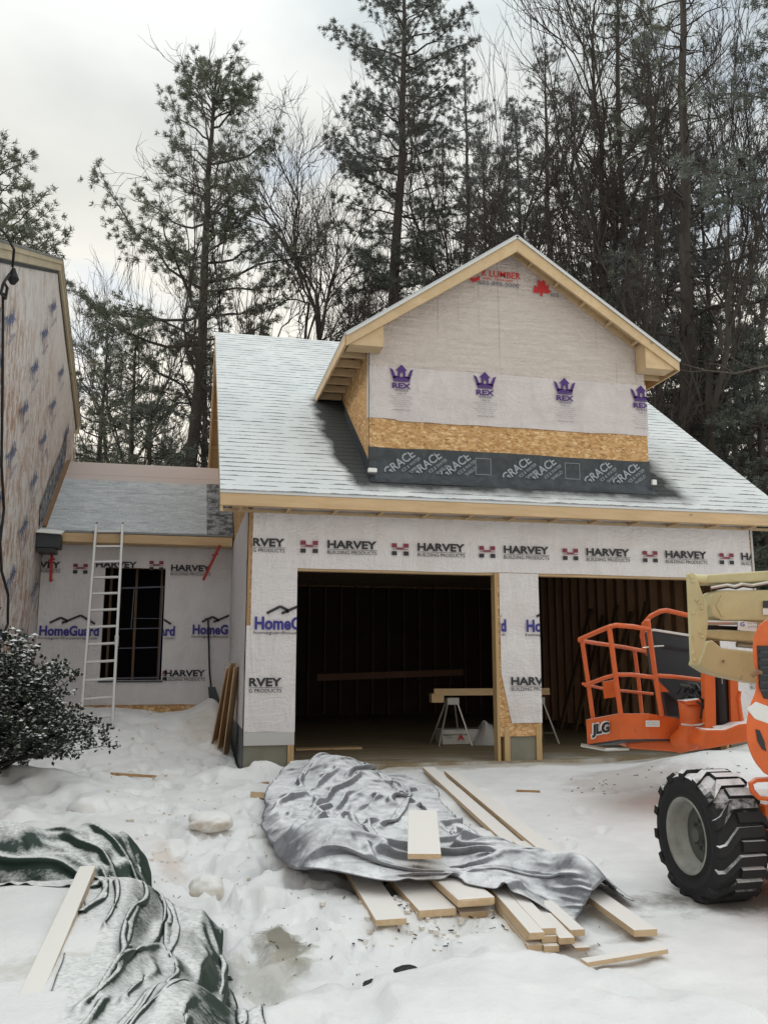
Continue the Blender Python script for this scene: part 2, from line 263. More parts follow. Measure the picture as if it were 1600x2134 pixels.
# ---------------------------------------------------------------- mesh helpers
class MB:
    def __init__(s): s.v=[]; s.f=[]; s.uv=[]; s.mi=[]; s.cm=0
    def add(s,vs,fs,uv=None):
        o=len(s.v); s.v.extend([tuple(map(float,p)) for p in vs]); 
        for k,f in enumerate(fs): s.f.append(tuple(i+o for i in f)); s.mi.append(s.cm); s.uv.append(uv[k] if uv else None)
        return s
    def box(s,a,b,jit=0):
        x0,y0,z0=a; x1,y1,z1=b
        return s.add([(x0,y0,z0),(x1,y0,z0),(x1,y1,z0),(x0,y1,z0),(x0,y0,z1),(x1,y0,z1),(x1,y1,z1),(x0,y1,z1)],[(0,3,2,1),(4,5,6,7),(0,1,5,4),(1,2,6,5),(2,3,7,6),(3,0,4,7)])
    def beam(s,p,q,w,h,up=(0,0,1)):
        p=Vector(p); q=Vector(q); d=(q-p).normalized(); up=Vector(up); sx=d.cross(up).normalized(); u=sx.cross(d)
        vs=[]
        for e in (p,q):
            for a,b in ((-1,-1),(1,-1),(1,1),(-1,1)): vs.append(e+sx*a*w/2+u*b*h/2)
        return s.add(vs,[(0,1,2,3),(7,6,5,4),(0,4,5,1),(1,5,6,2),(2,6,7,3),(3,7,4,0)])
    def tube(s,pts,r,n=8,cap=True):
        pts=[Vector(p) for p in pts]; m=len(pts); rs=r if isinstance(r,(list,tuple)) else [r]*m
        vs=[]; prev=None
        for i,p in enumerate(pts):
            d=(pts[min(i+1,m-1)]-pts[max(i-1,0)]); d=d.normalized() if d.length>1e-9 else Vector((0,0,1))
            if prev is None: a=d.cross(Vector((0,0,1)) if abs(d.z)<.9 else Vector((1,0,0))).normalized()
            else: a=(prev-d*prev.dot(d)).normalized()
            prev=a; b=d.cross(a)
            for k in range(n):
                t=2*math.pi*k/n; vs.append(p+(a*math.cos(t)+b*math.sin(t))*rs[i])
        fs=[(i*n+k,i*n+(k+1)%n,(i+1)*n+(k+1)%n,(i+1)*n+k) for i in range(m-1) for k in range(n)]
        if cap: fs+=[tuple(range(n))[::-1],tuple(range((m-1)*n,m*n))]
        return s.add(vs,fs)
    def prism(s,poly,ext):
        """poly: 3-D outline, ext: thickness vector"""
        n=len(poly); e=Vector(ext); vs=[Vector(p) for p in poly]; vs=vs+[p+e for p in vs]
        return s.add(vs,[tuple(range(n)),tuple(range(n,2*n))[::-1]]+[(i,i+n,(i+1)%n+n,(i+1)%n) for i in range(n)])
    def build(s,name,mat,parent=None,bevel=0,smooth=False,sub=0,label=None):
        me=bpy.data.meshes.new(name); off=Vector((0,0,0))
        root=parent
        while root is not None and root.parent is not None: root=root.parent
        if root is not None: off=Vector(root.location)
        me.from_pydata([(x-off.x,y-off.y,z-off.z) for x,y,z in s.v],[],s.f)
        for mm in (mat if isinstance(mat,(list,tuple)) else [mat]): me.materials.append(MAT[mm].m)
        if any(s.mi): me.polygons.foreach_set('material_index',s.mi)
        if any(u is not None for u in s.uv):
            ul=me.uv_layers.new(name='UVMap'); k=0
            for u,f in zip(s.uv,s.f):
                for j in range(len(f)):
                    if u is not None: ul.data[k].uv=u[j]
                    k+=1
        if smooth: me.polygons.foreach_set('use_smooth',[True]*len(me.polygons))
        bm=bmesh.new(); bm.from_mesh(me); bmesh.ops.recalc_face_normals(bm,faces=bm.faces) if smooth!='keep' and len(s.f)<60000 else None; bm.to_mesh(me); bm.free()
        o=bpy.data.objects.new(name,me); SC.collection.objects.link(o)
        if parent is not None: o.parent=parent
        if bevel: b=o.modifiers.new('bevel','BEVEL'); b.width=bevel; b.segments=2; b.limit_method='ANGLE'
        if sub: b=o.modifiers.new('sub','SUBSURF'); b.levels=sub; b.render_levels=sub
        if label: o['label']=label
        return o
def tag(o,label=None,cat=None,group=None,kind=None):
    if label:o['label']=label
    if cat:o['category']=cat
    if group:o['group']=group
    if kind:o['kind']=kind
    return o
def thing(name,label,cat,loc=(0,0,0),group=None):
    o=bpy.data.objects.new(name,None); SC.collection.objects.link(o); o.location=[float(x) for x in loc]; o.empty_display_size=.1
    return tag(o,label,cat,group)
def fastmesh(name,V,F,mat,parent=None,smooth=False):
    """V (n,3) array, F (m,k) array; parent is a root at some location: V given relative to it"""
    V=np.asarray(V,np.float32); F=np.asarray(F,np.int32); me=bpy.data.meshes.new(name); k=F.shape[1]
    me.vertices.add(len(V)); me.vertices.foreach_set('co',V.ravel()); me.loops.add(F.size); me.loops.foreach_set('vertex_index',F.ravel())
    me.polygons.add(len(F)); me.polygons.foreach_set('loop_start',np.arange(0,F.size,k,dtype=np.int32)); me.polygons.foreach_set('loop_total',np.full(len(F),k,np.int32))
    if smooth: me.polygons.foreach_set('use_smooth',np.ones(len(F),bool))
    me.update(calc_edges=True); me.validate(); me.materials.append(MAT[mat].m)
    o=bpy.data.objects.new(name,me); SC.collection.objects.link(o)
    if parent is not None:o.parent=parent
    return o
# writing printed on flat sheets
_tc={}
def glyphs(txt,bold=0,shear=0):
    k=(txt,bold,shear)
    if k not in _tc:
        c=bpy.data.curves.new('t','FONT'); c.body=txt; c.size=1; c.offset=bold; c.shear=shear; c.resolution_u=3; c.align_x='CENTER'; c.align_y='CENTER'
        o=bpy.data.objects.new('t',c); SC.collection.objects.link(o); dg=bpy.context.evaluated_depsgraph_get(); dg.update(); me=bpy.data.meshes.new_from_object(o.evaluated_get(dg))
        vs=[tuple(v.co) for v in me.vertices]; fs=[tuple(p.vertices) for p in me.polygons]
        xs=[v[0] for v in vs]; ys=[v[1] for v in vs]; cx=(min(xs)+max(xs))/2; cy=(min(ys)+max(ys))/2; W=max(xs)-min(xs); Hh=max(ys)-min(ys)
        _tc[k]=([((v[0]-cx)/W,(v[1]-cy)/Hh) for v in vs],fs); bpy.data.objects.remove(o); bpy.data.meshes.remove(me); bpy.data.curves.remove(c)
    return _tc[k]
class Print:
    """flat printed design: shapes in a sheet's own (x,y) plane, clipped and laid on the sheet"""
    def __init__(s,mats): s.m=mats; s.bm=bmesh.new()
    def shape(s,vs,fs,mi):
        b=[s.bm.verts.new((x,y,0)) for x,y in vs]
        for f in fs:
            try: g=s.bm.faces.new([b[i] for i in f]); g.material_index=mi
            except ValueError: pass
    def text(s,t,x,y,w,h,mi=0,bold=0,rot=0,shear=0):
        vs,fs=glyphs(t,bold,shear); c,q=math.cos(rot),math.sin(rot)
        s.shape([(x+a*w*c-b*h*q,y+a*w*q+b*h*c) for a,b in vs],fs,mi)
    def rect(s,x0,y0,x1,y1,mi=0): s.shape([(x0,y0),(x1,y0),(x1,y1),(x0,y1)],[(0,1,2,3)],mi)
    def poly(s,pts,mi=0): s.shape(pts,[tuple(range(len(pts)))],mi)
    def line(s,pts,w,mi=0):
        for (a,b),(c,d) in zip(pts,pts[1:]):
            L=math.hypot(c-a,d-b); nx,ny=-(d-b)/L*w/2,(c-a)/L*w/2; s.poly([(a+nx,b+ny),(a-nx,b-ny),(c-nx,d-ny),(c+nx,d+ny)],mi)
    def clip(s,axis,val,keep_greater):
        no=Vector((1,0,0)) if axis=='x' else Vector((0,1,0)); 
        if keep_greater: no=-no
        p=Vector((val,0,0)) if axis=='x' else Vector((0,val,0))
        bmesh.ops.bisect_plane(s.bm,geom=s.bm.verts[:]+s.bm.edges[:]+s.bm.faces[:],plane_co=p,plane_no=no,clear_outer=True)
        return s
    def lay(s,parent,o,xd=(1,0,0),yd=(0,0,1),name='printed_logo'):
        root=parent
        while root.parent is not None: root=root.parent
        o=Vector(o)-Vector(root.location); xd=Vector(xd); yd=Vector(yd)
        for v in s.bm.verts: v.co=o+xd*v.co.x+yd*v.co.y
        if not len(s.bm.faces): s.bm.free(); return
        me=bpy.data.meshes.new(name); s.bm.to_mesh(me); s.bm.free()
        for k in s.m: me.materials.append(MAT[k].m)
        ob=bpy.data.objects.new(name,me); SC.collection.objects.link(ob); ob.parent=parent; return ob
# ================================================================ GROUND
C0=Gp(1040,1955,.30); E1=Gp(430,2134,.30); E2=Gp(1640,2134,.30)
_pr=np.random.RandomState(77); PR=[]
for (u0,v0,u1,v1,n_) in ((520,2080,330,1600,15),(350,1650,260,1540,6),(480,1900,560,1610,10),(420,2000,470,1700,11),(700,1990,520,1780,7),(250,1700,420,1560,7),(980,2000,1120,1600,0),(1150,1950,1250,1640,9)):
    for k in range(n_):
        t=(k+.5)/n_; p_=Gp(u0+(u1-u0)*t,v0+(v1-v0)*t); q_=Gp(u0+(u1-u0)*(t+.02),v0+(v1-v0)*(t+.02)); a_=math.atan2(q_[1]-p_[1],q_[0]-p_[0])+_pr.normal()*.25; sd=.11 if k%2 else -.11
        PR.append((p_[0]-math.sin(a_)*sd,p_[1]+math.cos(a_)*sd,a_))
def prints(x,y):
    r_=np.zeros(np.broadcast(x,y).shape)
    for px,py,a_ in PR:
        m_=(np.abs(x-px)<.4)&(np.abs(y-py)<.4)
        if not np.any(m_): continue
        dx,dy=x-px,y-py; u=(dx*math.cos(a_)+dy*math.sin(a_))/.155; v=(-dx*math.sin(a_)+dy*math.cos(a_))/.062; d=np.sqrt(u**2+v**2); r_=r_+np.where(m_,.045*ss(1.25,.8,d)-.016*np.exp(-((d-1.5)/.25)**2),0)
    return r_
def G(x,y):
    x=np.asarray(x,float); y=np.asarray(y,float)
    z=-.05+SLOPE*np.minimum(y,0)*ss(-60,0,y+0*x)+0*x
    z=np.where(y<-12,-.05+SLOPE*-12,z)
    left=ss(.15,-.35,x)
    z=z+left*(.50*ss(-.2,3.4,y))
    z=z+left*.10*ss(-3.5,-.5,y)*ss(-.6,-2.2,x)
    z=z+.30*np.exp(-(((x+.12)/.42)**2+((y-3.7)/1.0)**2))*ss(.1,-.05,x)      # snow thrown against the corner
    z=z+.16*np.exp(-(((x-.15)/.45)**2+((y+.22)/.22)**2))
    z=z+.33*np.exp(-(((x-5.6)/1.25)**2+((y+1.7)/.95)**2))                    # ploughed bank by the lift
    z=z+.30*np.exp(-(((x-7.6)/1.2)**2+((y+.3)/1.2)**2))
    # trampled yard
    tr=np.exp(-(((x-.1)/1.7)**2+((y+4)/3.4)**2))
    fp=fbm(x,y,.30,12,2); near=ss(-9.5,-7,y)*ss(3.5,.5,y)*ss(2.2,1.0,x)*ss(-5,-3,x); z=z+fbm(x,y,.55,3,4)*.11*(.22+tr)+(fbm(x,y,.16,9,3)+.7*np.abs(fbm(x,y,.24,19,3)))*.036*(.12+.8*near)+fbm(x,y,1.9,5,2)*.05-ss(.10,.22,fp)*.06*near-ss(.1,.3,fbm(x,y,.42,14,2))*.04*ss(.15,-.3,x)*ss(-1.5,.5,y)
    gar=ss(-.5,-2.6,x)*ss(.8,-1.5,y)*ss(-9,-4,y); z=z+gar*(.10+np.abs(fbm(x,y,.7,21,3))*.34)     # lumpy bed at the shrub
    z=z-prints(x,y)
    # snow-capped heap in the near foreground, its far corner towards the lumber
    c=C0[:2]; 
    def side(e,sg):
        d=(e[:2]-c); d=d/np.hypot(*d); n=np.array([-d[1],d[0]])*sg; return (x-c[0])*n[0]+(y-c[1])*n[1]
    q=(E1[:2]+E2[:2])/2; X0,Y0=x,y
    x,y=q[0],q[1]; SG1=1 if side(E1,1)>0 else -1; SG2=1 if side(E2,1)>0 else -1; x,y=X0,Y0
    inside=np.minimum(side(E1,1 if (E1[0]-c[0])*0+1<0 else SG1),side(E2,SG2)); z=z+.30*ss(-.30,.06,inside+.02*fbm(x,y,.4,31,2)*4)
    # keep the slab and the buildings clear
    slab=ss(.08,.02,-y+.0)*0
    inb=(x>-.02)&(x<7.4)&(y>.0)
    z=np.where(inb,-.22,z)
    z=z+ss(12,30,y)*1.0*(1+fbm(x,y,9,2,2))
    return z
def axis_lines(segs):
    a=[]
    for lo_,hi,st in segs: a+=list(np.arange(lo_,hi,st))
    return np.array(a+[segs[-1][1]])
gx=axis_lines([(-600,-60,60),(-60,-12,4),(-12,-4,.5),(-4,4.2,.035),(4.2,9,.09),(9,20,1),(20,60,5),(60,601,60)])
gy=axis_lines([(-200,-20,20),(-20,-11,1),(-11,-9,.1),(-9,-2.5,.035),(-2.5,5,.05),(5,12,.4),(12,60,3),(60,901,60)])
XX,YY=np.meshgrid(gx,gy); ZZ=G(XX,YY); V=np.stack([XX.ravel(),YY.ravel(),ZZ.ravel()],1); nx_=len(gx); ny_=len(gy)
ii=(np.arange(ny_-1)[:,None]*nx_+np.arange(nx_-1)[None,:]).ravel(); F=np.stack([ii,ii+1,ii+1+nx_,ii+nx_],1)
gr=fastmesh('ground',V,F,'snow',smooth=True); tag(gr,kind='structure')
def gz(x,y): return float(G(np.array([x]),np.array([y]))[0])
# ================================================================ GARAGE
W_=7.315; D1,D2=.635,3.375; D3,D4=3.952,6.692; DH=2.5
gar=thing('garage','two-bay garage under construction with snowy shingle roof and peaked front dormer','garage',(0,0,0))
# floor and foundation
MB().box((-.0,.0,-.2),(W_,10.8,0)).build('subfloor','subfloor',gar)
MB().box((0,.02,-.4),(D1-.09,.2,.262)).build('foundation','concrete',gar)
MB().box((D2+.13,.02,-.4),(D3-.09,.2,.31)).build('foundation','concrete',gar)
MB().box((D4+.09,.02,-.4),(W_,.2,.27)).build('foundation','concrete',gar)
MB().box((-.012,.03,-.4),(.1,4.0,.46)).build('foundation_coating','membrane',gar)
# framed walls: OSB sheathing
b=MB(); T=.014
b.box((0,.0,2.5),(W_,T,3.3)); b.box((0,0,.42),(D1,T,2.5)); b.box((D2-.02,0,.314),(D3,T,2.5)); b.box((D4,0,.27),(W_,T,2.5))
b.build('wall_sheathing','osb',gar)
MB().box((0,T,.262),(D1,T+.14,.42)).box((0,-.012,.262),(D1-.005,T,.424)).build('sill_board','plastic_sheet',gar)
b=MB(); b.box((.015,.16,.0),(.018,10.7,3.2)); b.box((.02,10.76,0),(W_-.02,10.775,3.2)); b.build('inner_lining','dim_board',gar); MB().box((W_-.018,.16,0),(W_-.0145,10.7,3.2)).build('inner_lining','lit_lining',gar)  # thin sheets over the sheathing: shade-dark left and back, lit tone right
b=MB(); b.box((0,.02,.42),(.014,10.8,3.35)); b.box((W_-.014,.02,.0),(W_,10.8,3.35)); b.box((.014,10.78,0),(W_-.014,10.8,3.35))
b.box((0,.02,0),(.014,.03,.0001)); 
# gable triangles
for x0 in (0,W_-.014): b.prism([(x0,0.02,3.35),(x0,10.8,3.35),(x0,5.42,7.38)],(.014,0,0))
b.build('wall_sheathing','osb',gar)
# interior framing
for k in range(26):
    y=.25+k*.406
    MB().box((W_-.154,y,.04),(W_-.019,y+.038,3.2)).build('stud','lit_stud',gar)
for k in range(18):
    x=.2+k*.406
    MB().box((x,10.64,.04),(x+.038,10.78,3.2)).build('stud','dim_stud',gar)
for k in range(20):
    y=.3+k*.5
    MB().box((.02,y,.04),(.15,y+.038,3.2)).build('stud','dim_stud',gar)
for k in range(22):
    y=.25+k*.48; MB().box((.16,y,3.2),(W_-.16,y+.038,3.4)).build('ceiling_joist','dim_stud',gar)
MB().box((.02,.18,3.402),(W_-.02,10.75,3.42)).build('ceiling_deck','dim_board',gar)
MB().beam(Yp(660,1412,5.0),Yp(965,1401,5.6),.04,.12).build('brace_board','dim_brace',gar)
# door jambs and headers
for x0,x1,z0 in ((D1-.085,D1-.047,0),(D1-.045,D1-.007,0),(D2-.052,D2-.012,0),(D2+.045,D2+.12,0),(D3-.085,D3-.047,0),(D3-.045,D3-.007,0),(D4+.007,D4+.045,0)):
    tall=x0 in (D2-.052,)
    MB().box((x0,-.008 if not tall else -.012,z0),(x1,.14,2.49 if tall else .44)).build('jamb_stud','pine_lumber_vertical',gar,bevel=.002)
for x0 in (D1-.002,D2-.10,D3-.002,D4-.04):
    pass
for a,bb in ((D1,D2),(D3,D4)):
    MB().box((a,.016,2.46),(bb,.15,2.498)).build('door_header','pine_lumber',gar)
    MB().box((a-.04,.016,.43),(a-.001,.15,2.49)).build('jamb_stud','dark_wood',gar)
    MB().box((bb+.001,.016,.43),(bb+.04,.15,2.49)).build('jamb_stud','dark_wood',gar)
# house wrap as a slightly rippled sheet
def sheet(name,outline_fn,u0,u1,v0,v1,nu,nv,mat,parent,place,amp=.004,seed=0,smooth=True):
    """grid sheet; outline_fn(u,v)->(u,v) warps; place(u,v,d)->point"""
    b=MB(); 
    for j in range(nv+1):
        for i in range(nu+1):
            u=u0+(u1-u0)*i/nu; v=v0+(v1-v0)*j/nv; uu,vv=outline_fn(u,v)
            d=float(fbm(uu,vv*.7,.35,seed,3))*amp*2+float(vnoise(uu+vv*.8,vv-uu*.5,.16,seed+5))*amp
            b.v.append(tuple(place(uu,vv,d)))
    for j in range(nv):
        for i in range(nu):
            a=j*(nu+1)+i; b.f.append((a,a+1,a+nu+2,a+nu+1)); b.mi.append(0); b.uv.append(None)
    return b
def merge(*bs):
    r=MB()
    for b in bs: r.add(b.v,b.f)
    return r
fr=lambda u,v,d:(u,-.010-abs(d),v)
idn=lambda u,v:(u,v)
hd=sheet('',lambda u,v:(u,v if v>2.6 else 2.487+.02*float(vnoise(u,0,.5,4))+(v-2.487)),.05,W_-.03,2.487,3.27,110,14,'',None,fr,.006,1)
lp_=sheet('',lambda u,v:(.05+(u-.05)*1.0,v if v>.5 else v+.02*float(vnoise(u,3,.3,6))),.05,D1,.425,2.487,12,40,'',None,fr,.006,1)
def midw(u,v):
    t=(u-(D2-.02))/(D3-(D2-.02)); left=D2+.015 if v>1.15 else D2+.015+.13*(1.15-v)/.65; left-=.0*v
    return (left+t*(D3+.006-left),v)
mp2=sheet('',midw,D2-.02,D3,.488,2.487,12,40,'',None,fr,.007,1)
rp_=sheet('',idn,D4,W_-.03,.40,2.487,10,34,'',None,fr,.006,1)
wrap=merge(hd,lp_,mp2,rp_).build('house_wrap','wrap_white',gar,smooth='keep')
for p in wrap.data.polygons: p.use_smooth=True
MB().box((.0,-.014,1.75),(.030,-.002,3.27)).build('corner_edge','brown_board',gar)
MB().box((.0,-.014,.43),(.05,-.002,1.745)).build('corner_edge','wrap_white',gar)
sw=sheet('',idn,.05,4.0,.46,3.3,40,30,'',None,lambda u,v,d:(-.008-abs(d),u,v),.006,8).build('house_wrap','wrap_wing',gar,smooth='keep')
MB().box((W_-.02,-.03,.4),(W_+.012,-.02,3.25)).build('corner_edge','plastic_sheet',gar)
def harvey(word=True,icon=False,clipx=None,low=False):
    p=Print(['ink_black','ink_maroon'])
    if word:
        p.text('HARVEY',0,.037,.66,.108,0,.036); p.rect(-.33,-.033,.34,-.028); p.text('BUILDING PRODUCTS',0,-.068,.66,.046,0,.006)
    if icon:
        for x in (-.115,.045):
            p.rect(x,.03,x+.07,.085,1); p.rect(x,-.075,x+.07,-.02,0)
        p.poly([(-.06,.03),(.06,.03),(.045,.012),(-.045,.012)],1); p.rect(-.11,.002,.11,.010,1)
    return p
LY=-.034
for k in range(-1,5):
    x=1.351+1.219*k; p=harvey()
    if k<0:p.clip('x',-x+.055,True)
    p.lay(wrap,(x,LY,2.775))
p=harvey(); x=1.351+1.219*5; p.clip('x',W_-.03-x,False); p.lay(wrap,(x,LY,2.775))
for k in range(6): harvey(False,True).lay(wrap,(.782+1.219*k,LY,2.765))
x=.128; p=harvey(); p.clip('x',-x+.05,True); p.lay(wrap,(x,LY,1.0))
x=3.85; p=harvey(); p.clip('x',D3-x,False); p.lay(wrap,(x,LY,1.0))
x=7.45; p=harvey(); p.clip('x',W_-.04-x,False); p.lay(wrap,(x,LY,1.0))
def homeguard():
    p=Print(['ink_navy','ink_black']); p.text('HomeGuard',.465,0,.93,.17,0,.038)
    p.line([(.15,.125),(.32,.215),(.42,.165),(.41,.135)],.035,1); p.line([(.34,.125),(.63,.255),(.86,.115)],.035,1); p.text('homeguardhousewrap.com',.45,-.125,.92,.05,1,.008); return p
for x,lo_,hi in ((.10,.05,D1),(2.54,D2+.02,D3),(3.757,D2+.02,D3)):
    p=homeguard(); p.clip('x',lo_-x,True); p.clip('x',hi-x,False); p.lay(wrap,(x,LY,1.775))
# main roof
XL,XR=-.395,7.70; TH=.6344; tt=math.tan(TH); YE=-.4; ZE=3.414; YR=5.42; ZR=ZE+(YR-YE)*tt; LS=(YR-YE)/math.cos(TH)
def roofslab(x0,x1,ye,ze,yr,zr,mat,parent,name='roof_shingles',th=.035,uvf=None):
    b=MB(); n=Vector((0,-(zr-ze),abs(yr-ye))).normalized()*(-1) if yr>ye else Vector((0,(zr-ze),abs(yr-ye))).normalized()*(-1)
    L=math.hypot(yr-ye,zr-ze); b.add([(x0,ye,ze),(x1,ye,ze),(x1,yr,zr),(x0,yr,zr)],[(0,1,2,3)],[[(x0,0),(x1,0),(x1,L),(x0,L)]])
    q=[Vector(p)+n*th for p in [(x0,ye,ze),(x1,ye,ze),(x1,yr,zr),(x0,yr,zr)]]
    b.add([(x0,ye,ze),(x1,ye,ze),(x1,yr,zr),(x0,yr,zr)]+q,[(4,5,6,7),(0,1,5,4),(1,2,6,5),(2,3,7,6),(3,0,4,7)])
    return b.build(name,mat,parent)
roofslab(XL,XR,YE,ZE,YR,ZR,'shingle_main',gar); roofslab(XL,XR,2*YR-YE,ZE,YR,ZR,'shingle_plain',gar)
# roof deck below, its underside shows at the overhangs
def deck(x0,x1,ye,ze,yr,zr,mat,off,th,name):
    n=Vector((0,-(zr-ze)*(1 if yr>ye else -1),abs(yr-ye))).normalized()*-1; q=[Vector(p)+n*off for p in [(x0,ye,ze),(x1,ye,ze),(x1,yr,zr),(x0,yr,zr)]]
    return MB().prism(q,n*th).build(name,mat,gar)
deck(XL+.02,XR-.02,YE+.01,ZE,YR,ZR,'pine_rake',.038,.015,'roof_deck'); deck(XL+.02,XR-.02,2*YR-YE-.01,ZE,YR,ZR,'pine_rake',.038,.015,'roof_deck')
MB().box((XL+.005,YE+.002,3.218),(XR-.005,YE+.040,3.372)).build('fascia','pine_lumber',gar,bevel=.003)
MB().box((XL+.005,YE+.042,3.215),(XR-.005,YE+.082,3.250)).build('sub_fascia','pine_lumber',gar)
MB().box((XL,YE-.006,3.374),(XR,YE+.012,3.402)).build('drip_edge','drip_edge',gar)
for k in range(14):
    x=-.15+k*.61; MB().box((x,YE+.084,3.205),(x+.04,-.03,3.245)).build('lookout','pine_lumber',gar)
MB().box((XL+.3,-.028,3.275),(XR-.3,-.012,3.31)).build('ledger','dark_wood',gar)
MB().box((XL+.02,-.028,3.20),(XR-.02,-.013,3.24)).build('ledger','pine_rake',gar)
# rake boards and overhang framing, both gable ends
for xs,xi in ((XL+.004,0),(XR-.042,W_)):
    for s in (1,-1):
        f=lambda y,z:(y if s>0 else 2*YR-y,z)
        q=[f(YE+.02,ZE-.08),f(YR,ZR-.075),f(YR,ZR-.28),f(YE+.02,ZE-.27)]
        MB().prism([(xs,y,z) for y,z in q],(.038,0,0)).build('rake_board','pine_rake',gar,bevel=.002)
        for k in range(8):
            y=YE+.5+k*.62; z=ZE+(y-YE)*tt; yy=y if s>0 else 2*YR-y
            a,c=(xs+.038,xi-.002) if xs<0 else (xi+.002,xs)
            MB().box((a,yy,z-.19),(c,yy+.038,z-.08)).build('lookout','pine_rake',gar)
# ---------------------------------------------------------------- dormer (parts of the garage)
DX0,DX1=1.595,5.785; DM=3.69; YF=.10; DZ=7.36; EXL,EXR=1.19,6.19; EZ=5.665; YB=-.26; YW=.10
sl=(DZ-EZ)/(DM-EXL)
def rz(y): return ZE+(y-YE)*tt
wt=lambda x: DZ-.11-abs(x-DM)*sl
b=MB(); b.prism([(DX0,YW,3.72),(DX1,YW,3.72),(DX1,YW,wt(DX1)),(DM,YW,wt(DM)),(DX0,YW,wt(DX0))],(0,.014,0))
dw=b.build('dormer_wall','osb',gar)
for x0 in (DX0,DX1-.014):
    y2=(wt(DX0)-ZE)/tt+YE
    MB().prism([(x0,YW+.015,3.74),(x0,YW+.015,wt(DX0)),(x0,y2,wt(DX0))],(.014,0,0)).build('dormer_cheek','osb',gar)
# dormer wrap, upper sheet and lower printed sheet with a ragged hem
fd=lambda u,v,d:(u,YW-.006-abs(d),v)
def up(u,v):
    t=(v-5.33)/(1.0); top=wt(u)-.005; return (u,5.30+t*(top-5.30))
up_=sheet('',up,DX0+.01,DX1-.01,5.33,6.33,70,26,'',None,fd,.006,14).build('dormer_wrap','wrap_dormer',gar,smooth='keep')
def lw(u,v):
    t=(v-4.57)/.76; hem=4.575+.016*float(vnoise(u,1,.35,2))+(.02 if u<2 else 0); return (u,hem+t*(5.35-hem))
lo_w=sheet('',lw,DX0-.005,DX1+.01,4.57,5.33,80,16,'',None,lambda u,v,d:(u,YW-.012-abs(d),v),.010,15).build('dormer_wrap','wrap_dormer_low',gar,smooth='keep')
MB().box((DX0-.012,YW-.02,4.6),(DX0-.002,YW+.09,5.58)).build('wrap_corner_flap','plastic_sheet',gar)
# membrane along the foot, turned out on to the shingles
b=MB(); N=60
for i in range(N+1):
    x=DX0-.01+(DX1-DX0+.02)*i/N; t=4.19+.02*float(vnoise(x,5,.5,7)); yb=.0
    for (y,z) in ((YW-.008,t),(YW-.012-.006*float(vnoise(x,1,.2,3)),4.0),(YW-.016,3.83),(-.07+.03*float(vnoise(x,8,.4,3)),rz(-.07)+.008)): b.v.append((x,y,z))
for i in range(N):
    for j in range(3): a=i*4+j; b.f.append((a,a+4,a+5,a+1)); b.mi.append(0); b.uv.append(None)
mb_=b.build('flashing_membrane','membrane',gar,smooth='keep')
p=Print(['ink_white'])
for k,x in enumerate((.42,.80,1.22,1.62,2.12,2.50,2.96,3.36,3.80)):
    a=R(38)
    if k in (3,6): p.line([(x-.1,-.13),(x-.1,.1),(x+.12,.1),(x+.12,-.13),(x-.1,-.13)],.006); continue
    p.text('GRACE',x,-.02,.50,.125,0,.02,a); p.text('ICE & WATER',x+.17,-.035,.32,.045,0,.004,a); p.text('SHIELD',x+.23,-.09,.20,.045,0,.004,a)
p.clip('y',-.155,True); p.clip('y',.135,False); p.clip('x',4.16,False); p.lay(mb_,(DX0,YW-.026,4.0),name='printed_lettering')
# side flashing strips against the cheeks
for x0 in (DX0-.006,DX1+.002):
    q=[(x0,YW,rz(YW)+.0),(x0,2.45,rz(2.45)),(x0,2.40,rz(2.4)+.12),(x0,YW,rz(YW)+.22)]
    MB().prism(q,(.004,0,0)).build('flashing_membrane','membrane',gar)
MB().box((1.56,-.06,3.80),(1.68,.02,3.86)).build('flashing_scrap','white_plastic',gar,bevel=.01)
MB().box((DX1-.02,-.02,3.82),(DX1+.05,.03,3.90)).build('flashing_scrap','white_plastic',gar,bevel=.01)
MB().tube([(1.585,YW-.05,5.52),(1.588,YW-.04,4.8),(1.586,YW-.05,3.86)],.004,5).build('cord','cable',gar)
# crowns with house, four along the lower sheet
def rex():
    p=Print(['ink_purple','ink_grey'])
    p.poly([(-.17,.13),(-.125,.11),(-.085,.02),(-.055,.02),(-.055,.0),(-.12,-.02)],0)
    p.poly([(.17,.13),(.125,.11),(.085,.02),(.055,.02),(.055,.0),(.12,-.02)],0)
    p.poly([(-.17,.13),(-.12,-.02),(-.135,.02)],0)
    p.poly([(-.055,0),(-.055,.10),(-.085,.10),(0,.19),(.085,.10),(.055,.10),(.055,0),(.02,0),(.02,.06),(0,.08),(-.02,.06),(-.02,0)],0)
    p.poly([(-.12,-.02),(.12,-.02),(.12,-.042),(-.12,-.042)],0); p.rect(-.115,-.062,.115,-.048,0)
    p.rect(-.12,-.02,.12,.01,0)
    p.text('REX',0,-.12,.27,.08,0,.04); p.text('WRAP',0,-.185,.20,.04,1,.012); p.text('WRB 123',0,-.235,.13,.022,1,.004)
    rr=random.Random(5)
    for i,wd in enumerate((.36,.30,.24,.34,.28,.22,.36,.26)):
        if i<6: p.text('premium weather barrier for walls' if i%2 else 'building wrap install printed side out',0,-.27-i*.03,wd,.014,1,.0)
    p.text('rexwrap.com',0,-.47,.25,.02,1,.004); return p
for x,z in ((2.05,5.215),(3.27,5.20),(4.485,5.20),(5.70,5.17)):
    p=rex(); p.clip('x',DX1-.0-x,False); p.lay(lo_w,(x,YW-.040,z-.02))
p=Print(['ink_red','ink_grey']); p.text('R LUMBER',.16,.08,.60,.10,0,.014); p.text('www.  Home.com',.10,.0,.46,.045,0,.004); p.text('603-898-5000',.12,-.07,.62,.065,1,.01)
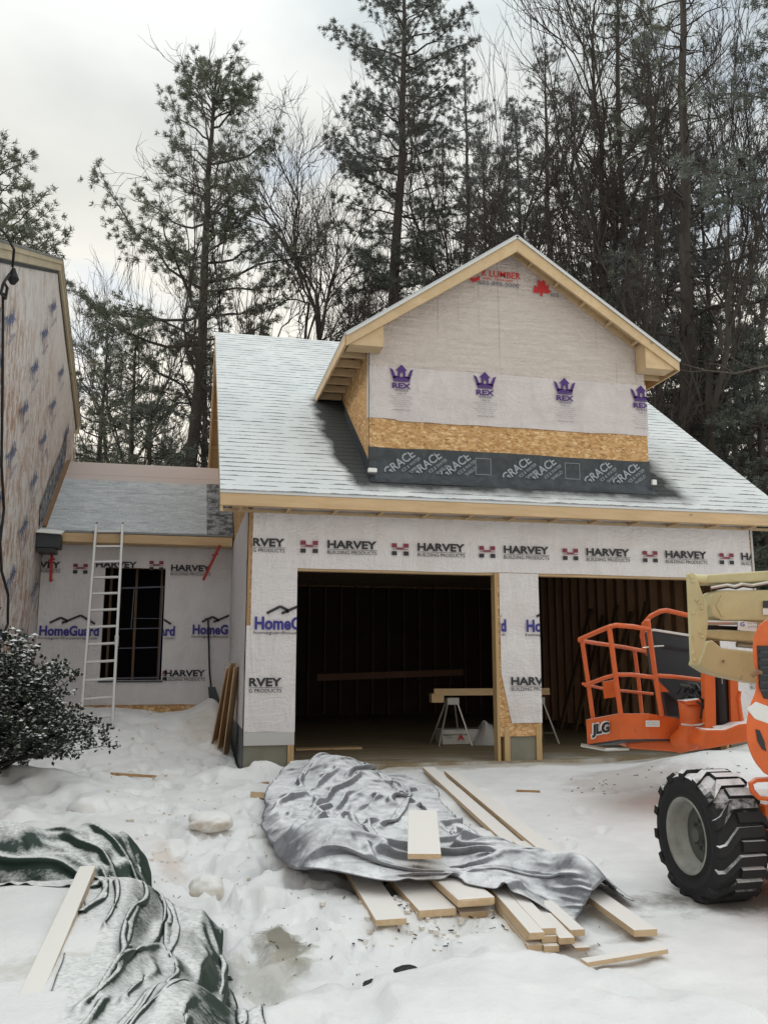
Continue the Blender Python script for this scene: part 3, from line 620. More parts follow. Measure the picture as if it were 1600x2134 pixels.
p.poly([(-.33,-.03),(-.22,.0),(-.16,.03),(-.18,-.04),(-.28,-.09)],0); p.lay(up_,(3.40,YW-.028,6.80),name='printed_lettering')
p=Print(['ink_red','ink_grey']); p.poly([(-.13,-.10),(-.11,.03),(-.06,-.01),(-.05,.13),(0,.08),(.05,.15),(.07,.03),(.12,.06),(.11,-.02),(.16,-.05),(.10,-.09),(.02,-.08),(.01,-.14),(-.02,-.14),(-.03,-.08)],0); p.text('603-',.22,-.10,.16,.06,1,.01); p.lay(up_,(4.18,YW-.028,6.74),name='printed_logo')
# dormer roof slabs with valleys into the main roof
for s in (-1,1):
    ex=EXL if s<0 else EXR; y2=(EZ-ZE)/tt+YE; y3=(DZ+.03-ZE)/tt+YE
    A=Vector((ex,YB,EZ)); Bq=Vector((DM,YB,DZ)); Cq=Vector((DM,y3,DZ)); Dq=Vector((ex,y2,EZ)); n=Vector((s*(DZ-EZ),0,abs(DM-ex))).normalized()
    b=MB(); L=(Bq-A).length; b.add([A,Bq,Cq,Dq],[(0,1,2,3)],[[(YB,0),(YB,L),(y3,L),(y2,0)]]); q=[p_-n*.03 for p_ in (A,Bq,Cq,Dq)]; b.add([A,Bq,Cq,Dq]+q,[(4,5,6,7),(0,1,5,4),(1,2,6,5),(2,3,7,6),(3,0,4,7)]); b.build('dormer_roof','shingle_plain',gar)
    MB().prism([p_-n*.032 for p_ in (A,Bq,Cq,Dq)],-n*.014).build('dormer_roof_deck','pine_rake',gar)
    # barge board, inner ladder rail, lookouts
    dn=-n
    def along(t,off,y): return Vector((ex+(DM-ex)*t,y,EZ+(DZ-EZ)*t))+dn*off
    MB().prism([along(-.0,.048,YB+.008),along(1.,.048,YB+.008),Vector((DM,YB+.008,DZ-.048*1.2-.20)),along(-.0,.048,YB+.008)+Vector((0,0,-.14))],(0,.036,0)).build('rake_board','pine_rake',gar,bevel=.003)
    MB().prism([along(.17,.05,YW-.055),along(1.,.05,YW-.055),along(1.,.12,YW-.055),along(.17,.12,YW-.055)],(0,.036,0)).build('rake_ledger','pine_rake',gar)
    for k in range(5):
        t=.22+k*.16; a=along(t,.09,YB+.045); c=along(t,.09,YW-.056); MB().beam(a,c,.036,.075,up=n).build('lookout','pine_rake',gar)
    MB().beam(A-n*.04+Vector((0,-.012,0)),Bq-n*.04+Vector((0,-.012,0)),.012,.03,up=n).build('drip_edge','drip_edge',gar)
    # fascia along the eave and exposed rafter tails
    fx0,fx1=(EXL+.005,EXL+.035) if s<0 else (EXR-.035,EXR-.005); yend=y2-.05
    MB().box((fx0,YB+.046,EZ-.165),(fx1,yend,EZ-.035)).build('fascia','pine_rake',gar)
    xa,xb=(EXL+.036,DX0-.002) if s<0 else (DX1+.002,EXR-.036)
    for k in range(6):
        y=.28+k*.41
        MB().box((xa,y,EZ-.15),(xb,y+.038,EZ-.045)).build('rafter_tail','pine_rake',gar)
    # boxed return
    xa,xb=(EXL+.07,DX0+.14) if s<0 else (DX1-.14,EXR-.09)
    q=[(xa,YB+.045,EZ-.15),(xb,YB+.045,EZ-.15),(xb,YB+.045,EZ-.05+(abs((xb if s<0 else xa)-ex))*sl*.95) if s<0 else (xb,YB+.045,EZ-.045)]
    if s<0: q=[(xa,YB+.045,EZ-.15),(xb,YB+.045,EZ-.15),(xb,YB+.045,EZ-.07+(xb-ex)*sl),(xa,YB+.045,EZ-.07+(xa-ex)*sl)]
    else:   q=[(xa,YB+.045,EZ-.15),(xb,YB+.045,EZ-.15),(xb,YB+.045,EZ-.07+(ex-xb)*sl),(xa,YB+.045,EZ-.07+(ex-xa)*sl)]
    MB().prism(q,(0,YW-.03-YB-.045,0)).build('eave_return','pine_rake',gar,bevel=.003)
MB().prism([(DM-.07,YB+.006,DZ-.085),(DM,YB+.006,DZ-.040),(DM+.07,YB+.006,DZ-.085),(DM+.07,YB+.006,DZ-.29),(DM,YB+.006,DZ-.24),(DM-.07,YB+.006,DZ-.29)],(0,.03,0)).build('rake_apex','pine_rake',gar)
# ================================================================ CONNECTING WING
WY=4.0; wing=thing('connecting_wing','low single-storey wing wrapped in printed house wrap, joining house and garage','building',(-1.5,4,0))
wx0,wx1=-2.10,-1.11; wz0,wz1=1.0,2.86; HX=-3.11
b=MB(); b.box((HX,WY,.2),(wx0,WY+.014,3.3)); b.box((wx1,WY,.2),(-.012,WY+.014,3.3)); b.box((wx0,WY,wz1),(wx1,WY+.014,3.3)); b.box((wx0,WY,.2),(wx1,WY+.014,wz0)); b.box((HX,WY+.2,.3),(HX+.01,9,3.4)); b.box((HX,9,.3),(-.02,9.02,3.4))
b.build('wall_sheathing','osb',wing)
fw=lambda u,v,d:(u,WY-.006-abs(d),v)
wr=merge(sheet('',idn,HX,wx0+.005,.60,3.27,14,36,'',None,fw,.006,40),sheet('',lambda u,v:(u,v if v>.7 else v+.03*float(vnoise(u,1,.4,3))),wx1-.005,-.012,.60,3.27,16,36,'',None,fw,.006,40),sheet('',idn,wx0+.005,wx1-.005,.60,wz0,12,8,'',None,fw,.006,40),sheet('',idn,wx0+.005,wx1-.005,wz1,3.27,12,6,'',None,fw,.006,40)).build('house_wrap','wrap_wing',wing,smooth='keep')
b=MB(); b.box((HX,WY-.03,.42),(-.02,WY-.004,.585)); b.build('sill_board','osb',wing)
WLY=WY-.034
def cutwin(p,x):
    # keep only what lies off the window opening
    return p
for k in range(3):
    x=-.70-1.219*k
    p=harvey(); 
    if k==2: p.clip('x',HX-x,True)
    if k==1: p.clip('y',-.02,True)
    p.lay(wr,(x,WLY,2.84 if k!=1 else 2.87))
for x,c in ((-1.27,None),(-2.49,None)): harvey(False,True).lay(wr,(x,WLY,2.82 if x<-2 else 2.90))
for x in (-.73,): harvey().lay(wr,(x,WLY,1.075))
harvey(False,True).clip('x',-.0,False).lay(wr,(-2.42,WLY,1.06)); p=harvey(False,True); p.clip('x',.04,True); p.lay(wr,(-1.14,WLY,1.07))
p=homeguard(); p.lay(wr,(-3.07,WLY,1.80)); p=homeguard(); p.clip('x',wx1+1.85,True); p.lay(wr,(-1.85,WLY,1.81)); p=homeguard(); p.clip('x',-.03+.63,False); p.lay(wr,(-.633,WLY,1.84))
# the window opening
b=MB(); b.box((wx0-.0,WY+.016,wz0-.04),(wx1,WY+.16,wz0)); b.box((wx0-.04,WY+.016,wz0),(wx0,WY+.16,wz1)); b.box((wx1,WY+.016,wz0),(wx1+.04,WY+.16,wz1)); b.box((wx0,WY+.016,wz1),(wx1,WY+.16,wz1+.04))
win=b.build('window_opening','dark_wood',wing)
MB().box((wx0-.3,WY+.5,.7),(wx1+.5,WY+.52,3.1)).build('shade_backing','dark_void',win)  # near-black sheet put in for the unlit room behind the opening
for k in range(3): MB().box((wx0+.06+k*.42,WY+.36,.8),(wx0+.10+k*.42,WY+.44,3.0)).build('stud','dim_stud',win)
b=MB()
def bar(x0,z0,x1,z1,w_=.022): b.beam((x0,WY+.07,z0),(x1,WY+.07,z1),w_,w_,up=(0,1,0))
bar(-1.84,2.52,-1.13,2.56); bar(-1.84,2.52,-1.86,1.02); bar(-1.15,2.56,-1.16,1.02); bar(-1.86,1.52,-1.15,1.54,.014); bar(-1.62,2.52,-1.64,1.84,.014); bar(-1.86,1.84,-1.16,1.86,.014); bar(-1.62,2.02,-1.16,2.02,.008); bar(-1.86,1.03,-1.16,1.04); b.build('window_frame','window_frame',win)
MB().box((wx0-.02,WY-.03,wz0-.035),(wx1+.02,WY-.010,wz0-.005)).build('sill_flashing','membrane',wing)
# wing roof
wye,wze,wyr,wzr=3.6,3.41,6.02,5.09
roofslab(HX+.0,-.41,wye,wze,wyr,wzr,'underlayment',wing,'roof_underlayment'); roofslab(-.41,-.012,wye,wze,wyr,wzr,'underlayment',wing,'roof_underlayment'); roofslab(HX,-.012,2*wyr-wye,wze,wyr,wzr,'underlayment',wing,'roof_underlayment')
def strip(x0,x1,t0,t1,off,mat,name,parent):
    n=Vector((0,-(wzr-wze),wyr-wye)).normalized(); q=[Vector((x,wye+(wyr-wye)*t,wze+(wzr-wze)*t))+n*off for x,t in ((x0,t0),(x1,t0),(x1,t1),(x0,t1))]
    return MB().prism(q,n*.006).build(name,mat,parent)
st_=strip(-.46,-.012,.0,.72,.004,'flashing_strip','membrane_strip',wing)
n=Vector((0,-(wzr-wze),wyr-wye)).normalized(); u_=Vector((0,wyr-wye,wzr-wze)).normalized()
p=Print(['ink_white'])
for k in range(5): p.text('GRACE',.15+.03*(k%2),.2+k*.36,.26,.085,0,.01,R(60)); p.text('ICE & WATER',.28,.3+k*.36,.24,.035,0,.003,R(60))
p.clip('x',.40,False); p.clip('y',1.9,False); p.lay(st_,Vector((-.44,wye,wze))+n*.013,(1,0,0),u_,'printed_lettering')
MB().box((HX+.25,wye,3.225),(-.03,wye+.038,3.37)).build('fascia','pine_lumber',wing,bevel=.003)
MB().box((HX+.25,wye+.04,3.22),(-.03,WY-.02,3.235)).build('soffit','pine_rake',wing)
# ================================================================ HOUSE ON THE LEFT
hs=thing('house','tall gabled house wall in stained, weathered printed wrap with beige rake trim','house',(HX-3,2,0))
PK=(3.68,8.10); LB=(7.47,6.22); FL=(-8.0,PK[1]-(3.68+8)*.42)
b=MB(); b.prism([(HX-.02,-8,-.3),(HX-.02,7.2,-.3),(HX-.02,7.2,6.25),(HX-.02,PK[0],PK[1]-.12),(HX-.02,-8,FL[1]-.12)],(-.15,0,0)); b.build('wall_sheathing','osb',hs)
b=MB(); nu,nv=90,60
for j in range(nv+1):
    for i in range(nu+1):
        y=-8+15.2*i/nu; top=(PK[1]-.13-(PK[0]-y)*.42) if y<PK[0] else (PK[1]-.13-(y-PK[0])*.492); z=-.25+(top+.25)*j/nv
        b.v.append((HX-.012+abs(float(fbm(y,z*.6,.4,50,3)))*.02,y,z))
for j in range(nv):
    for i in range(nu): a=j*(nu+1)+i; b.f.append((a,a+1,a+nu+2,a+nu+1)); b.mi.append(0); b.uv.append(None)
hw=b.build('house_wrap','wrap_stained',hs,smooth='keep')
MB().box((HX-8,7.22,-.3),(HX-.17,7.3,6.2)).build('back_wall','osb',hs)
for (y0,z0),(y1,z1) in ((FL,PK),(LB,PK)):
    d=Vector((0,y1-y0,z1-z0)); n=Vector((0,-d.z,d.y)).normalized(); n=n if n.z>0 else -n
    a,c=Vector((HX+.0,y0,z0)),Vector((HX+.0,y1,z1))
    MB().prism([a,c,c-Vector((0,0,.19)),a-Vector((0,0,.19))],(.045,0,0)).build('rake_board','beige_trim',hs,bevel=.004)
    MB().prism([a+n*.0+Vector((.046,0,0)),c+Vector((.046,0,0)),c+Vector((.046,0,-.07)),a+Vector((.046,0,-.07))],(.02,0,0)).build('rake_trim','beige_trim',hs)
    MB().prism([a+Vector((.075,0,.002)),c+Vector((.075,0,.002)),c+Vector((-8,0,.002)),a+Vector((-8,0,.002))],n*.03).build('roof_slab','shingle_plain',hs)
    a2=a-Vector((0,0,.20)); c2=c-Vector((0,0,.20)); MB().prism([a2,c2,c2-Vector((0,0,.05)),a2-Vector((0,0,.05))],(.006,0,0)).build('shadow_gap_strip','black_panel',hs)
MB().box((HX-8,7.31,6.0),(HX+.04,7.45,6.19)).build('fascia','beige_trim',hs)
MB().box((HX+.003,7.15,-.2),(HX+.02,7.24,6.0)).build('corner_trim','beige_trim',hs)
# membrane up the wall along the wing roof
q=[(HX+.012,3.45,3.40),(HX+.012,5.9,5.02+.1),(HX+.012,5.95,5.65),(HX+.012,5.2,5.05),(HX+.012,4.6,4.65),(HX+.012,3.9,4.1),(HX+.012,3.42,3.75)]
MB().prism(q,(.008,0,0)).build('flashing_membrane','flashing_strip',hs)
MB().beam((HX+.06,3.65,3.47),(HX+.06,6.0,5.1),.06,.05).build('flashing_angle','dark_wood',hs)
# eave stub left from the old roof
es=MB().box((HX+.0,3.30,3.08),(HX+.36,3.62,3.30)).build('old_eave_stub','black_panel',hs,bevel=.01)
MB().prism([(HX,3.22,3.33),(HX+.40,3.22,3.31),(HX+.38,3.66,3.42),(HX,3.66,3.44)],(0,0,-.025)).build('snow_cap','label_white',es,bevel=.008)
MB().box((HX+.03,3.27,3.0),(HX+.30,3.60,3.07)).build('underside','black_plastic',es)
def ty():
    p=Print(['ink_blue']); p.text('Tyvek',0,.0,.62,.26,0,.03,0); p.text('HomeWrap',0,-.24,.50,.085,0,.01); return p
rr=random.Random(3)
for row,z in enumerate((.9,1.65,2.4,3.2,4.0,4.8,5.6,6.4,7.1)):
    for k in range(14):
        y=-7.4+k*1.9+(row%3)*.63+rr.uniform(-.08,.08)
        top=(PK[1]-.13-(PK[0]-y)*.42) if y<PK[0] else (PK[1]-.13-(y-PK[0])*.492)
        if z+.45>top or y>6.9: continue
        a=R(38 if z>2.2 else 0); p=ty(); 
        for v in p.bm.verts:
            x_,y_=v.co.x,v.co.y; v.co.x=x_*math.cos(a)-y_*math.sin(a); v.co.y=x_*math.sin(a)+y_*math.cos(a)
        p.lay(hw,(HX+.022,y,z),(0,1,0),(0,0,1),'printed_lettering')
# service cable with its weather head
sc=thing('service_cable','black overhead power cable dropping to a weather head on the left house wall','cable',(HX+.05,-.6,0))
P=[D(-6,470,9.6),D(14,490,10.2),Xp(30,520,HX+.16),Xp(27,556,HX+.10)]
MB().tube(P,.016,6).build('drop_wire','cable',sc)
wh=Xp(28,578,HX+.1); MB().tube([wh+np.array([0,0,.12]),wh+np.array([0,0,.03]),wh-np.array([0,0,.02]),wh-np.array([0,0,.09])],[.02,.055,.075,.03],10).build('weather_head','cable',sc)
P=[Xp(20,572,HX+.09),Xp(8,590,HX+.09),Xp(2,612,HX+.09),Xp(12,622,HX+.09),Xp(16,600,HX+.09),Xp(10,590,HX+.09)]
MB().tube(P,.018,6).build('drip_loop','cable',sc)
MB().tube([Xp(7,610,HX+.06),Xp(6,800,HX+.05),Xp(4,970,HX+.05),Xp(9,1060,HX+.05),Xp(1,1130,HX+.05),Xp(4,1190,HX+.05),Xp(18,1240,HX+.06),Xp(17,1300,HX+.06),Xp(2,1340,HX+.06)],.018,6).build('wall_cable','cable',sc)
MB().tube([Xp(0,640,HX+.08),Xp(-2,900,HX+.07),Xp(0,1150,HX+.07)],.012,6).build('wall_cable','cable',sc)
# ================================================================ LADDER, BRACKETS, SHOVEL, LEANING BOARDS
la=thing('extension_ladder','pale aluminium ladder dusted with snow leaning on the wing eave in front of its window','ladder',(-1.9,2.1,.1))
f1=Yp(233,1548,2.05); f1[2]=gz(f1[0],f1[1]); t1=Yp(256,1098,3.52); f0=f1+np.array([-.43,-.02,0]); f0[2]=gz(f0[0],f0[1])-.05; t0=Yp(201,1098,3.52)
for a,c in ((f0,t0),(f1,t1)):
    MB().beam(a,c+(c-a)*.01,.040,.075,up=(0,-1,.4)).build('rail','aluminium',la,bevel=.004)
    MB().tube([a+(c-a)*.005,a-(c-a)*.012],[.03,.045],8).build('foot','black_plastic',la)
    MB().tube([c+(c-a)*.01,c+(c-a)*.02+np.array([0,.03,.02])],[.018,.012],6).build('rail_cap','black_plastic',la)
for k in range(12):
    t=.055+k*.0835; a=f0+(t0-f0)*t; c=f1+(t1-f1)*t; MB().beam(a,c,.034,.030,up=(0,-1,.3)).build('rung','aluminium',la,bevel=.004)
a=f1+(t1-f1)*.40; MB().box(a+np.array([-.03,-.03,-.08]),a+np.array([.03,.03,.08])).build('rung_lock','aluminium',la,bevel=.006)
def bracket(pa,pb,label):
    r=thing('roof_bracket',label,'bracket',(pa+pb)/2,'red brackets on the wing eave')
    MB().beam(pa,pb,.045,.03,up=(0,-1,0)).build('arm','red_metal',r,bevel=.004)
    m_=pa+(pb-pa)*.3; MB().beam(m_+np.array([-.05,0,.0]),m_+np.array([.05,-.01,.03]),.03,.03,up=(0,-1,0)).build('hook','red_metal',r,bevel=.003)
    MB().tube([pb,pb+np.array([0,.25,.05])],.012,6).build('pin','red_metal',r)
bracket(Yp(109,1150,3.55),Yp(106,1212,3.55),'short red metal bracket hanging under the old eave stub at the house wall')
bracket(Yp(459,1136,3.55),Yp(424,1209,3.62),'long slanting red metal bracket at the right end of the wing eave')
sh=thing('shovel','dark long-handled shovel stuck in the snow against the wing wall','shovel',Yp(444,1455,3.8))
pa=Yp(434,1290,3.93); pb=Yp(437,1400,3.86); pc=Yp(441,1440,3.80); pd_=Yp(446,1465,3.74)
MB().tube([pa,pb,pc],.016,8).build('handle','black_plastic',sh); MB().tube([pa+np.array([-.05,0,.0]),pa+np.array([.05,0,.01])],.018,8).build('grip','black_plastic',sh)
MB().prism([pc+np.array([-.06,0,.06]),pc+np.array([.06,0,.06]),pd_+np.array([.10,0,.02]),pd_+np.array([.02,0,-.06]),pd_+np.array([-.07,0,.0])],(0,-.02,.005)).build('blade','black_panel',sh)
for k,(bu,bv,tu,tv,x,mt,lb) in enumerate([(446,1585,482,1395,-.13,'leaning_wood','leftmost of the brown sheets leaning on the garage side wall'),(458,1588,490,1384,-.09,'leaning_wood','tallest brown sheet, in the middle of those leaning on the garage side wall'),(470,1592,497,1392,-.04,'pine_lumber','lighter rightmost sheet leaning on the garage side wall')]):
    yb=1.55-.15*k; B=Yp(bu,bv,yb); B[2]=gz(B[0],B[1])-.03; Tt=Xp(tu,tv,x); o=thing('leaning_board',lb,'board',B,'sheets leaning on the garage side wall')
    Tt[1]=yb-.08; MB().beam(B,Tt,.012,.32,up=(.3,1,0)).build('panel',mt,o,bevel=.002)
    MB().beam(B+(Tt-B)*.96,Tt+(Tt-B)*.012,.016,.30,up=(.3,1,0)).build('cut_end','pine_lumber',o)
# ================================================================ INSIDE THE GARAGE
swy=2.5; sh_=thing('sawhorse','grey folding sawhorse with pale board on top, just inside the left bay','sawhorse',(3.3,swy,0))
def legs(x,parent):
    for dx,dy in ((-.30,-.28),(-.27,.32),(.24,-.28),(.22,.32)):
        MB().tube([(x+dx*.25,swy+dy*.2,.70),(x+dx,swy+dy,.0)],.016,6).build('leg','steel_rod',parent)
    MB().box((x-.10,swy-.09,.62),(x+.10,swy+.09,.73)).build('hinge_head','plastic_sheet',parent,bevel=.01)
    MB().tube([(x-.25,swy-.23,.17),(x+.20,swy-.23,.17)],.008,5).build('spreader','steel_rod',parent)
legs(3.46,sh_); MB().box((3.10,swy-.1,.66),(3.30,swy+.05,.80)).build('clamp_block','pine_lumber',sh_)
s2=thing('sawhorse','grey sawhorse legs showing behind the middle pier, in the right bay','sawhorse',(4.95,swy,0)); legs(4.92,s2)
bd=MB().box((3.15,swy-.06,.765),(5.12,swy-.02,.875)).build('timber','pine_lumber',None,bevel=.004); tag(bd,'pale square timber laid across the two sawhorses in the garage','timber')
bx=thing('cardboard_box','white printed carton on the garage floor beneath the sawhorse','box',(3.55,2.6,0))
MB().box((3.28,2.45,.005),(4.0,2.85,.22)).build('carton','plastic_sheet',bx,bevel=.006)
MB().box((3.27,2.44,.215),(4.01,2.86,.235)).build('lid','plastic_sheet',bx,bevel=.004)
p=Print(['ink_red','ink_black']); p.poly([(-.06,-.06),(0,.07),(.07,-.05),(.0,-.01)],0); p.text('ROOFING',-.2,.04,.12,.03,1,.005); p.text('supply',-.2,.0,.10,.02,1,0); p.lay(bx,(3.58,2.435,.11),name='printed_logo')
b=MB(); n=26
for j in range(n+1):
    for i in range(n+1):
        x=3.75+.75*i/n; y=2.15+.75*j/n; rr_=math.hypot((i/n-.5)*2,(j/n-.5)*2); z=.34*max(0,1-rr_**2)*(1+1.6*float(fbm(x,y,.22,60,3)))+.004; b.v.append((x,y,max(z,.004)))
for j in range(n):
    for i in range(n): a=j*(n+1)+i; b.f.append((a,a+1,a+n+2,a+n+1)); b.mi.append(0); b.uv.append(None)
o=b.build('crumpled_plastic_sheet','plastic_sheet'); tag(o,'crumpled heap of clear plastic sheeting beside the carton in the left bay','plastic sheet')
b=MB()
for k,(x,y,h_) in enumerate(((4.35,2.3,.30),(4.42,2.5,.40))): b.tube([(x-.12,y,.0),(x-.08,y+.02,h_*.5),(x+.05,y,h_*.9),(x+.2,y+.03,h_*.95)],[.13,.16,.14,.05],9)
o=b.build('black_bag','black_plastic',smooth='keep'); tag(o,'black plastic bag slumped behind the middle pier of the garage','bag')
for k in range(6):
    y=2.2+k*.55; x=W_-.45-.05*(k%3); z=2.2+.15*(k%2)
    o=MB().beam((x-.35,y+.1,.012),(W_-.20,y,z),.03,.14,up=(0,1,0)).build('leaning_plank','dim_stud'); tag(o,['long dim plank nearest the right bay opening, leaning on the inner wall','dim plank second from the bay opening on the right inner wall','dim plank third from the bay opening on the right inner wall','dim plank fourth from the bay opening on the right inner wall','dim plank second deepest on the right inner wall of the garage','dim plank standing deepest inside along the right inner wall'][k],'plank','planks leaning inside the right bay')
o=MB().box((.9,2.0,.004),(1.9,2.25,.03)).build('floor_offcut','pine_lumber'); tag(o,'flat board offcut on the garage floor at the left of the left bay','board')
# ================================================================ LUMBER IN THE YARD
def gH(x,y): return G(x,y)
def plank(a,c,wd,th,h,label,name='board',mat='snowy_lumber',round_=False,group='boards lying in the snow',lean=0):
    """a,c ground points (x,y); h height of underside over ground line"""
    za=gz(*a[:2])+h; zc=gz(*c[:2])+h+lean; p=Vector((a[0],a[1],za+th/2)); q=Vector((c[0],c[1],zc+th/2))
    o=MB().beam(p,q,wd,th).build(name,mat,bevel=.016 if round_ else .003); tag(o,label,'board',group); return o
def gxy(u,v,h=.08): return Gp(u,v,h)[:2]
A1=gxy(845,1838); 
def ext(u0,v0,u1,v1,L,h=.08):
    """board whose visible near end runs u0,v0 -> u1,v1; returns far point L metres back from the near end"""
    a=gxy(u0,v0,h); c=gxy(u1,v1,h); d=(a-c)/np.hypot(*(a-c)); return c+d*L,c
fa,ne=ext(775,1852,815,1908,2.6); plank(fa,ne,.19,.038,.03,'flat snowy board end, leftmost of those sticking out from under the silver tarp')
fa,ne=ext(860,1842,912,1893,2.6); plank(fa,ne,.24,.045,.02,'wide snowy board with wet brown end, second from the left under the silver tarp')
fa,ne=ext(942,1835,993,1878,2.6,.12); plank(fa,ne,.25,.055,.07,'wide board with rounded nosed edge, between the brown-ended board and the stacked studs',round_=True)
fa,ne=ext(942,1845,993,1892,2.6,.06); plank(fa,ne,.22,.04,.0,'dark wet board underneath the round-nosed board')
c1=gxy(1030,1850,.1); c2=gxy(1118,1945,.1); dv=(c1-c2)/np.hypot(*(c1-c2)); pv=np.array([-dv[1],dv[0]]); 
if pv[0]<0: pv=-pv
for r_ in range(3):
    for q_ in range(4):
        if (r_==2 and q_>1) : continue
        o_=c2+pv*(q_*.091+.0)+dv*(random.uniform(-.05,.10)+q_*.01+.04); f_=o_+dv*1.25
        plank(f_,o_,.088,.037,r_*.039,'%s stud, %s, in the bundle at the lower right of the tarp'%(['bottom-row','middle-row','top-row'][r_],['leftmost','second from the left','third from the left','rightmost'][q_]),name='stud_timber',group='bundle of stacked studs',mat='snowy_lumber')
fa,ne=ext(1262,1880,1345,1943,2.3); plank(fa,ne,.14,.038,.03,'single narrow board, rightmost of those under the silver tarp')
a=Gp(880,1693,.40); c=Gp(884,1785,.33); o=MB().beam(a,c,.215,.035).build('board','snowy_lumber',bevel=.003); tag(o,'short pale board lying on top of the silver tarp','board')
a=gxy(895,1608,.05); c=gxy(1065,1745,.05); d=(c-a); plank(a-d*.02,c+d*.3,.15,.04,.03,'long board, left one of the pair behind the silver tarp')
a=gxy(940,1612,.05); c=gxy(1100,1742,.05); d=(c-a); plank(a-d*.02,c+d*.3,.15,.04,.03,'long board, right one of the pair behind the silver tarp')
a=gxy(540,1665,.04); c=gxy(592,1650,.04); plank(a,c,.22,.06,.0,'short wood block at the left edge of the silver tarp',name='wood_block',group=None)
a=gxy(1216,2014,.04); c=gxy(1385,1996,.04); plank(a,c,.07,.025,.03,'thin dark-edged strip lying on the snow in front of the lumber',name='wood_strip',mat='snowy_lumber',group=None)
a=gxy(338,1642,.02); c=gxy(560,1630,.02); plank(a,c,.06,.03,-.005,'thin brown strip half buried in the snow before the left pier',name='wood_strip',mat='brown_board',group=None)
a=gxy(232,1630,.02); c=gxy(325,1618,.02); plank(a,c,.05,.03,-.008,'short brown strip half buried beside the shrub',name='wood_strip',mat='brown_board',group=None)
a=gxy(1075,1650,.02); c=gxy(1125,1652,.02); plank(a,c,.04,.02,.0,'small brown stick on the smooth snow right of the silver tarp',name='wood_strip',mat='brown_board',group=None)
# ================================================================ TARPS (cloth settled over what it covers)
def drape(P,fu,fv,height,steps=160,grav=.006,fric=.75):
    """P (n,m,3) start grid; rest lengths = start spacing * fu / fv"""
    n,m=P.shape[:2]; P=P.copy(); P0=P.copy()
    ru=np.linalg.norm(P0[1:,:,:2]-P0[:-1,:,:2],axis=2)*fu; rv=np.linalg.norm(P0[:,1:,:2]-P0[:,:-1,:2],axis=2)*fv
    rd=np.sqrt(ru[:,:-1]**2+rv[:-1,:]**2); V=np.zeros_like(P)
    def con(A,B,r,k=.5):
        d=B-A; L=np.linalg.norm(d,axis=-1); c=d*((L-r)/np.maximum(L,1e-6)*k)[...,None]; return c
    for it in range(steps):
        V*=.90; V[...,2]-=grav*.5; Q=P+V; 
        for s in range(7):
            for e in (0,1):
                c=con(Q[e:-1:2],Q[e+1::2],ru[e::2]); Q[e:-1:2]+=c; Q[e+1::2]-=c
                c=con(Q[:,e:-1:2],Q[:,e+1::2],rv[:,e::2]); Q[:,e:-1:2]+=c; Q[:,e+1::2]-=c
            c=con(Q[:-1,:-1],Q[1:,1:],rd,.12); Q[:-1,:-1]+=c; Q[1:,1:]-=c
            c=con(Q[1:,:-1],Q[:-1,1:],rd,.12); Q[1:,:-1]+=c; Q[:-1,1:]-=c
            # bending: keep second neighbours from folding shut
            d=Q[2:]-Q[:-2]; L=np.linalg.norm(d,axis=2); r=(ru[:-1]+ru[1:])*.80; c=d*(np.minimum(L-r,0)/np.maximum(L,1e-6)*.22)[...,None]; Q[:-2]+=c; Q[2:]-=c
            d=Q[:,2:]-Q[:,:-2]; L=np.linalg.norm(d,axis=2); r=(rv[:,:-1]+rv[:,1:])*.80; c=d*(np.minimum(L-r,0)/np.maximum(L,1e-6)*.22)[...,None]; Q[:,:-2]+=c; Q[:,2:]-=c
        h=height(Q[...,0],Q[...,1])+.006; hit=Q[...,2]<h; Q[...,2]=np.where(hit,h,Q[...,2])
        Q[...,:2]=np.where(hit[...,None],P[...,:2]*fric+Q[...,:2]*(1-fric),Q[...,:2])
        V=Q-P; P=Q
    return P
def clothobj(name,P,mat,parent=None,sub=1,th=.004):
    n,m=P.shape[:2]; i=(np.arange(n-1)[:,None]*m+np.arange(m-1)[None,:]).ravel(); F=np.stack([i,i+1,i+1+m,i+m],1)
    o=fastmesh(name,P.reshape(-1,3),F,mat,parent,True)
    if np.linalg.norm(P[0,0]) and o.data.polygons[0].normal.z<0: o.data.flip_normals()
    if sub: md=o.modifiers.new('sub','SUBSURF'); md.levels=sub; md.render_levels=sub
    md=o.modifiers.new('solid','SOLIDIFY'); md.thickness=th; md.offset=-1
    return o
def blendgrid(left,right,n,m):
    """ruled patch between two polylines (lists of (x,y))"""
    def rs(pl,k):
        pl=np.array(pl,float); s=np.r_[0,np.cumsum(np.hypot(*np.diff(pl,axis=0).T))]; t=np.linspace(0,s[-1],k); return np.stack([np.interp(t,s,pl[:,0]),np.interp(t,s,pl[:,1])],1)
    Lp,Rp=rs(left,n),rs(right,n); t=np.linspace(0,1,m)[None,:,None]; return Lp[:,None,:]*(1-t)+Rp[:,None,:]*t
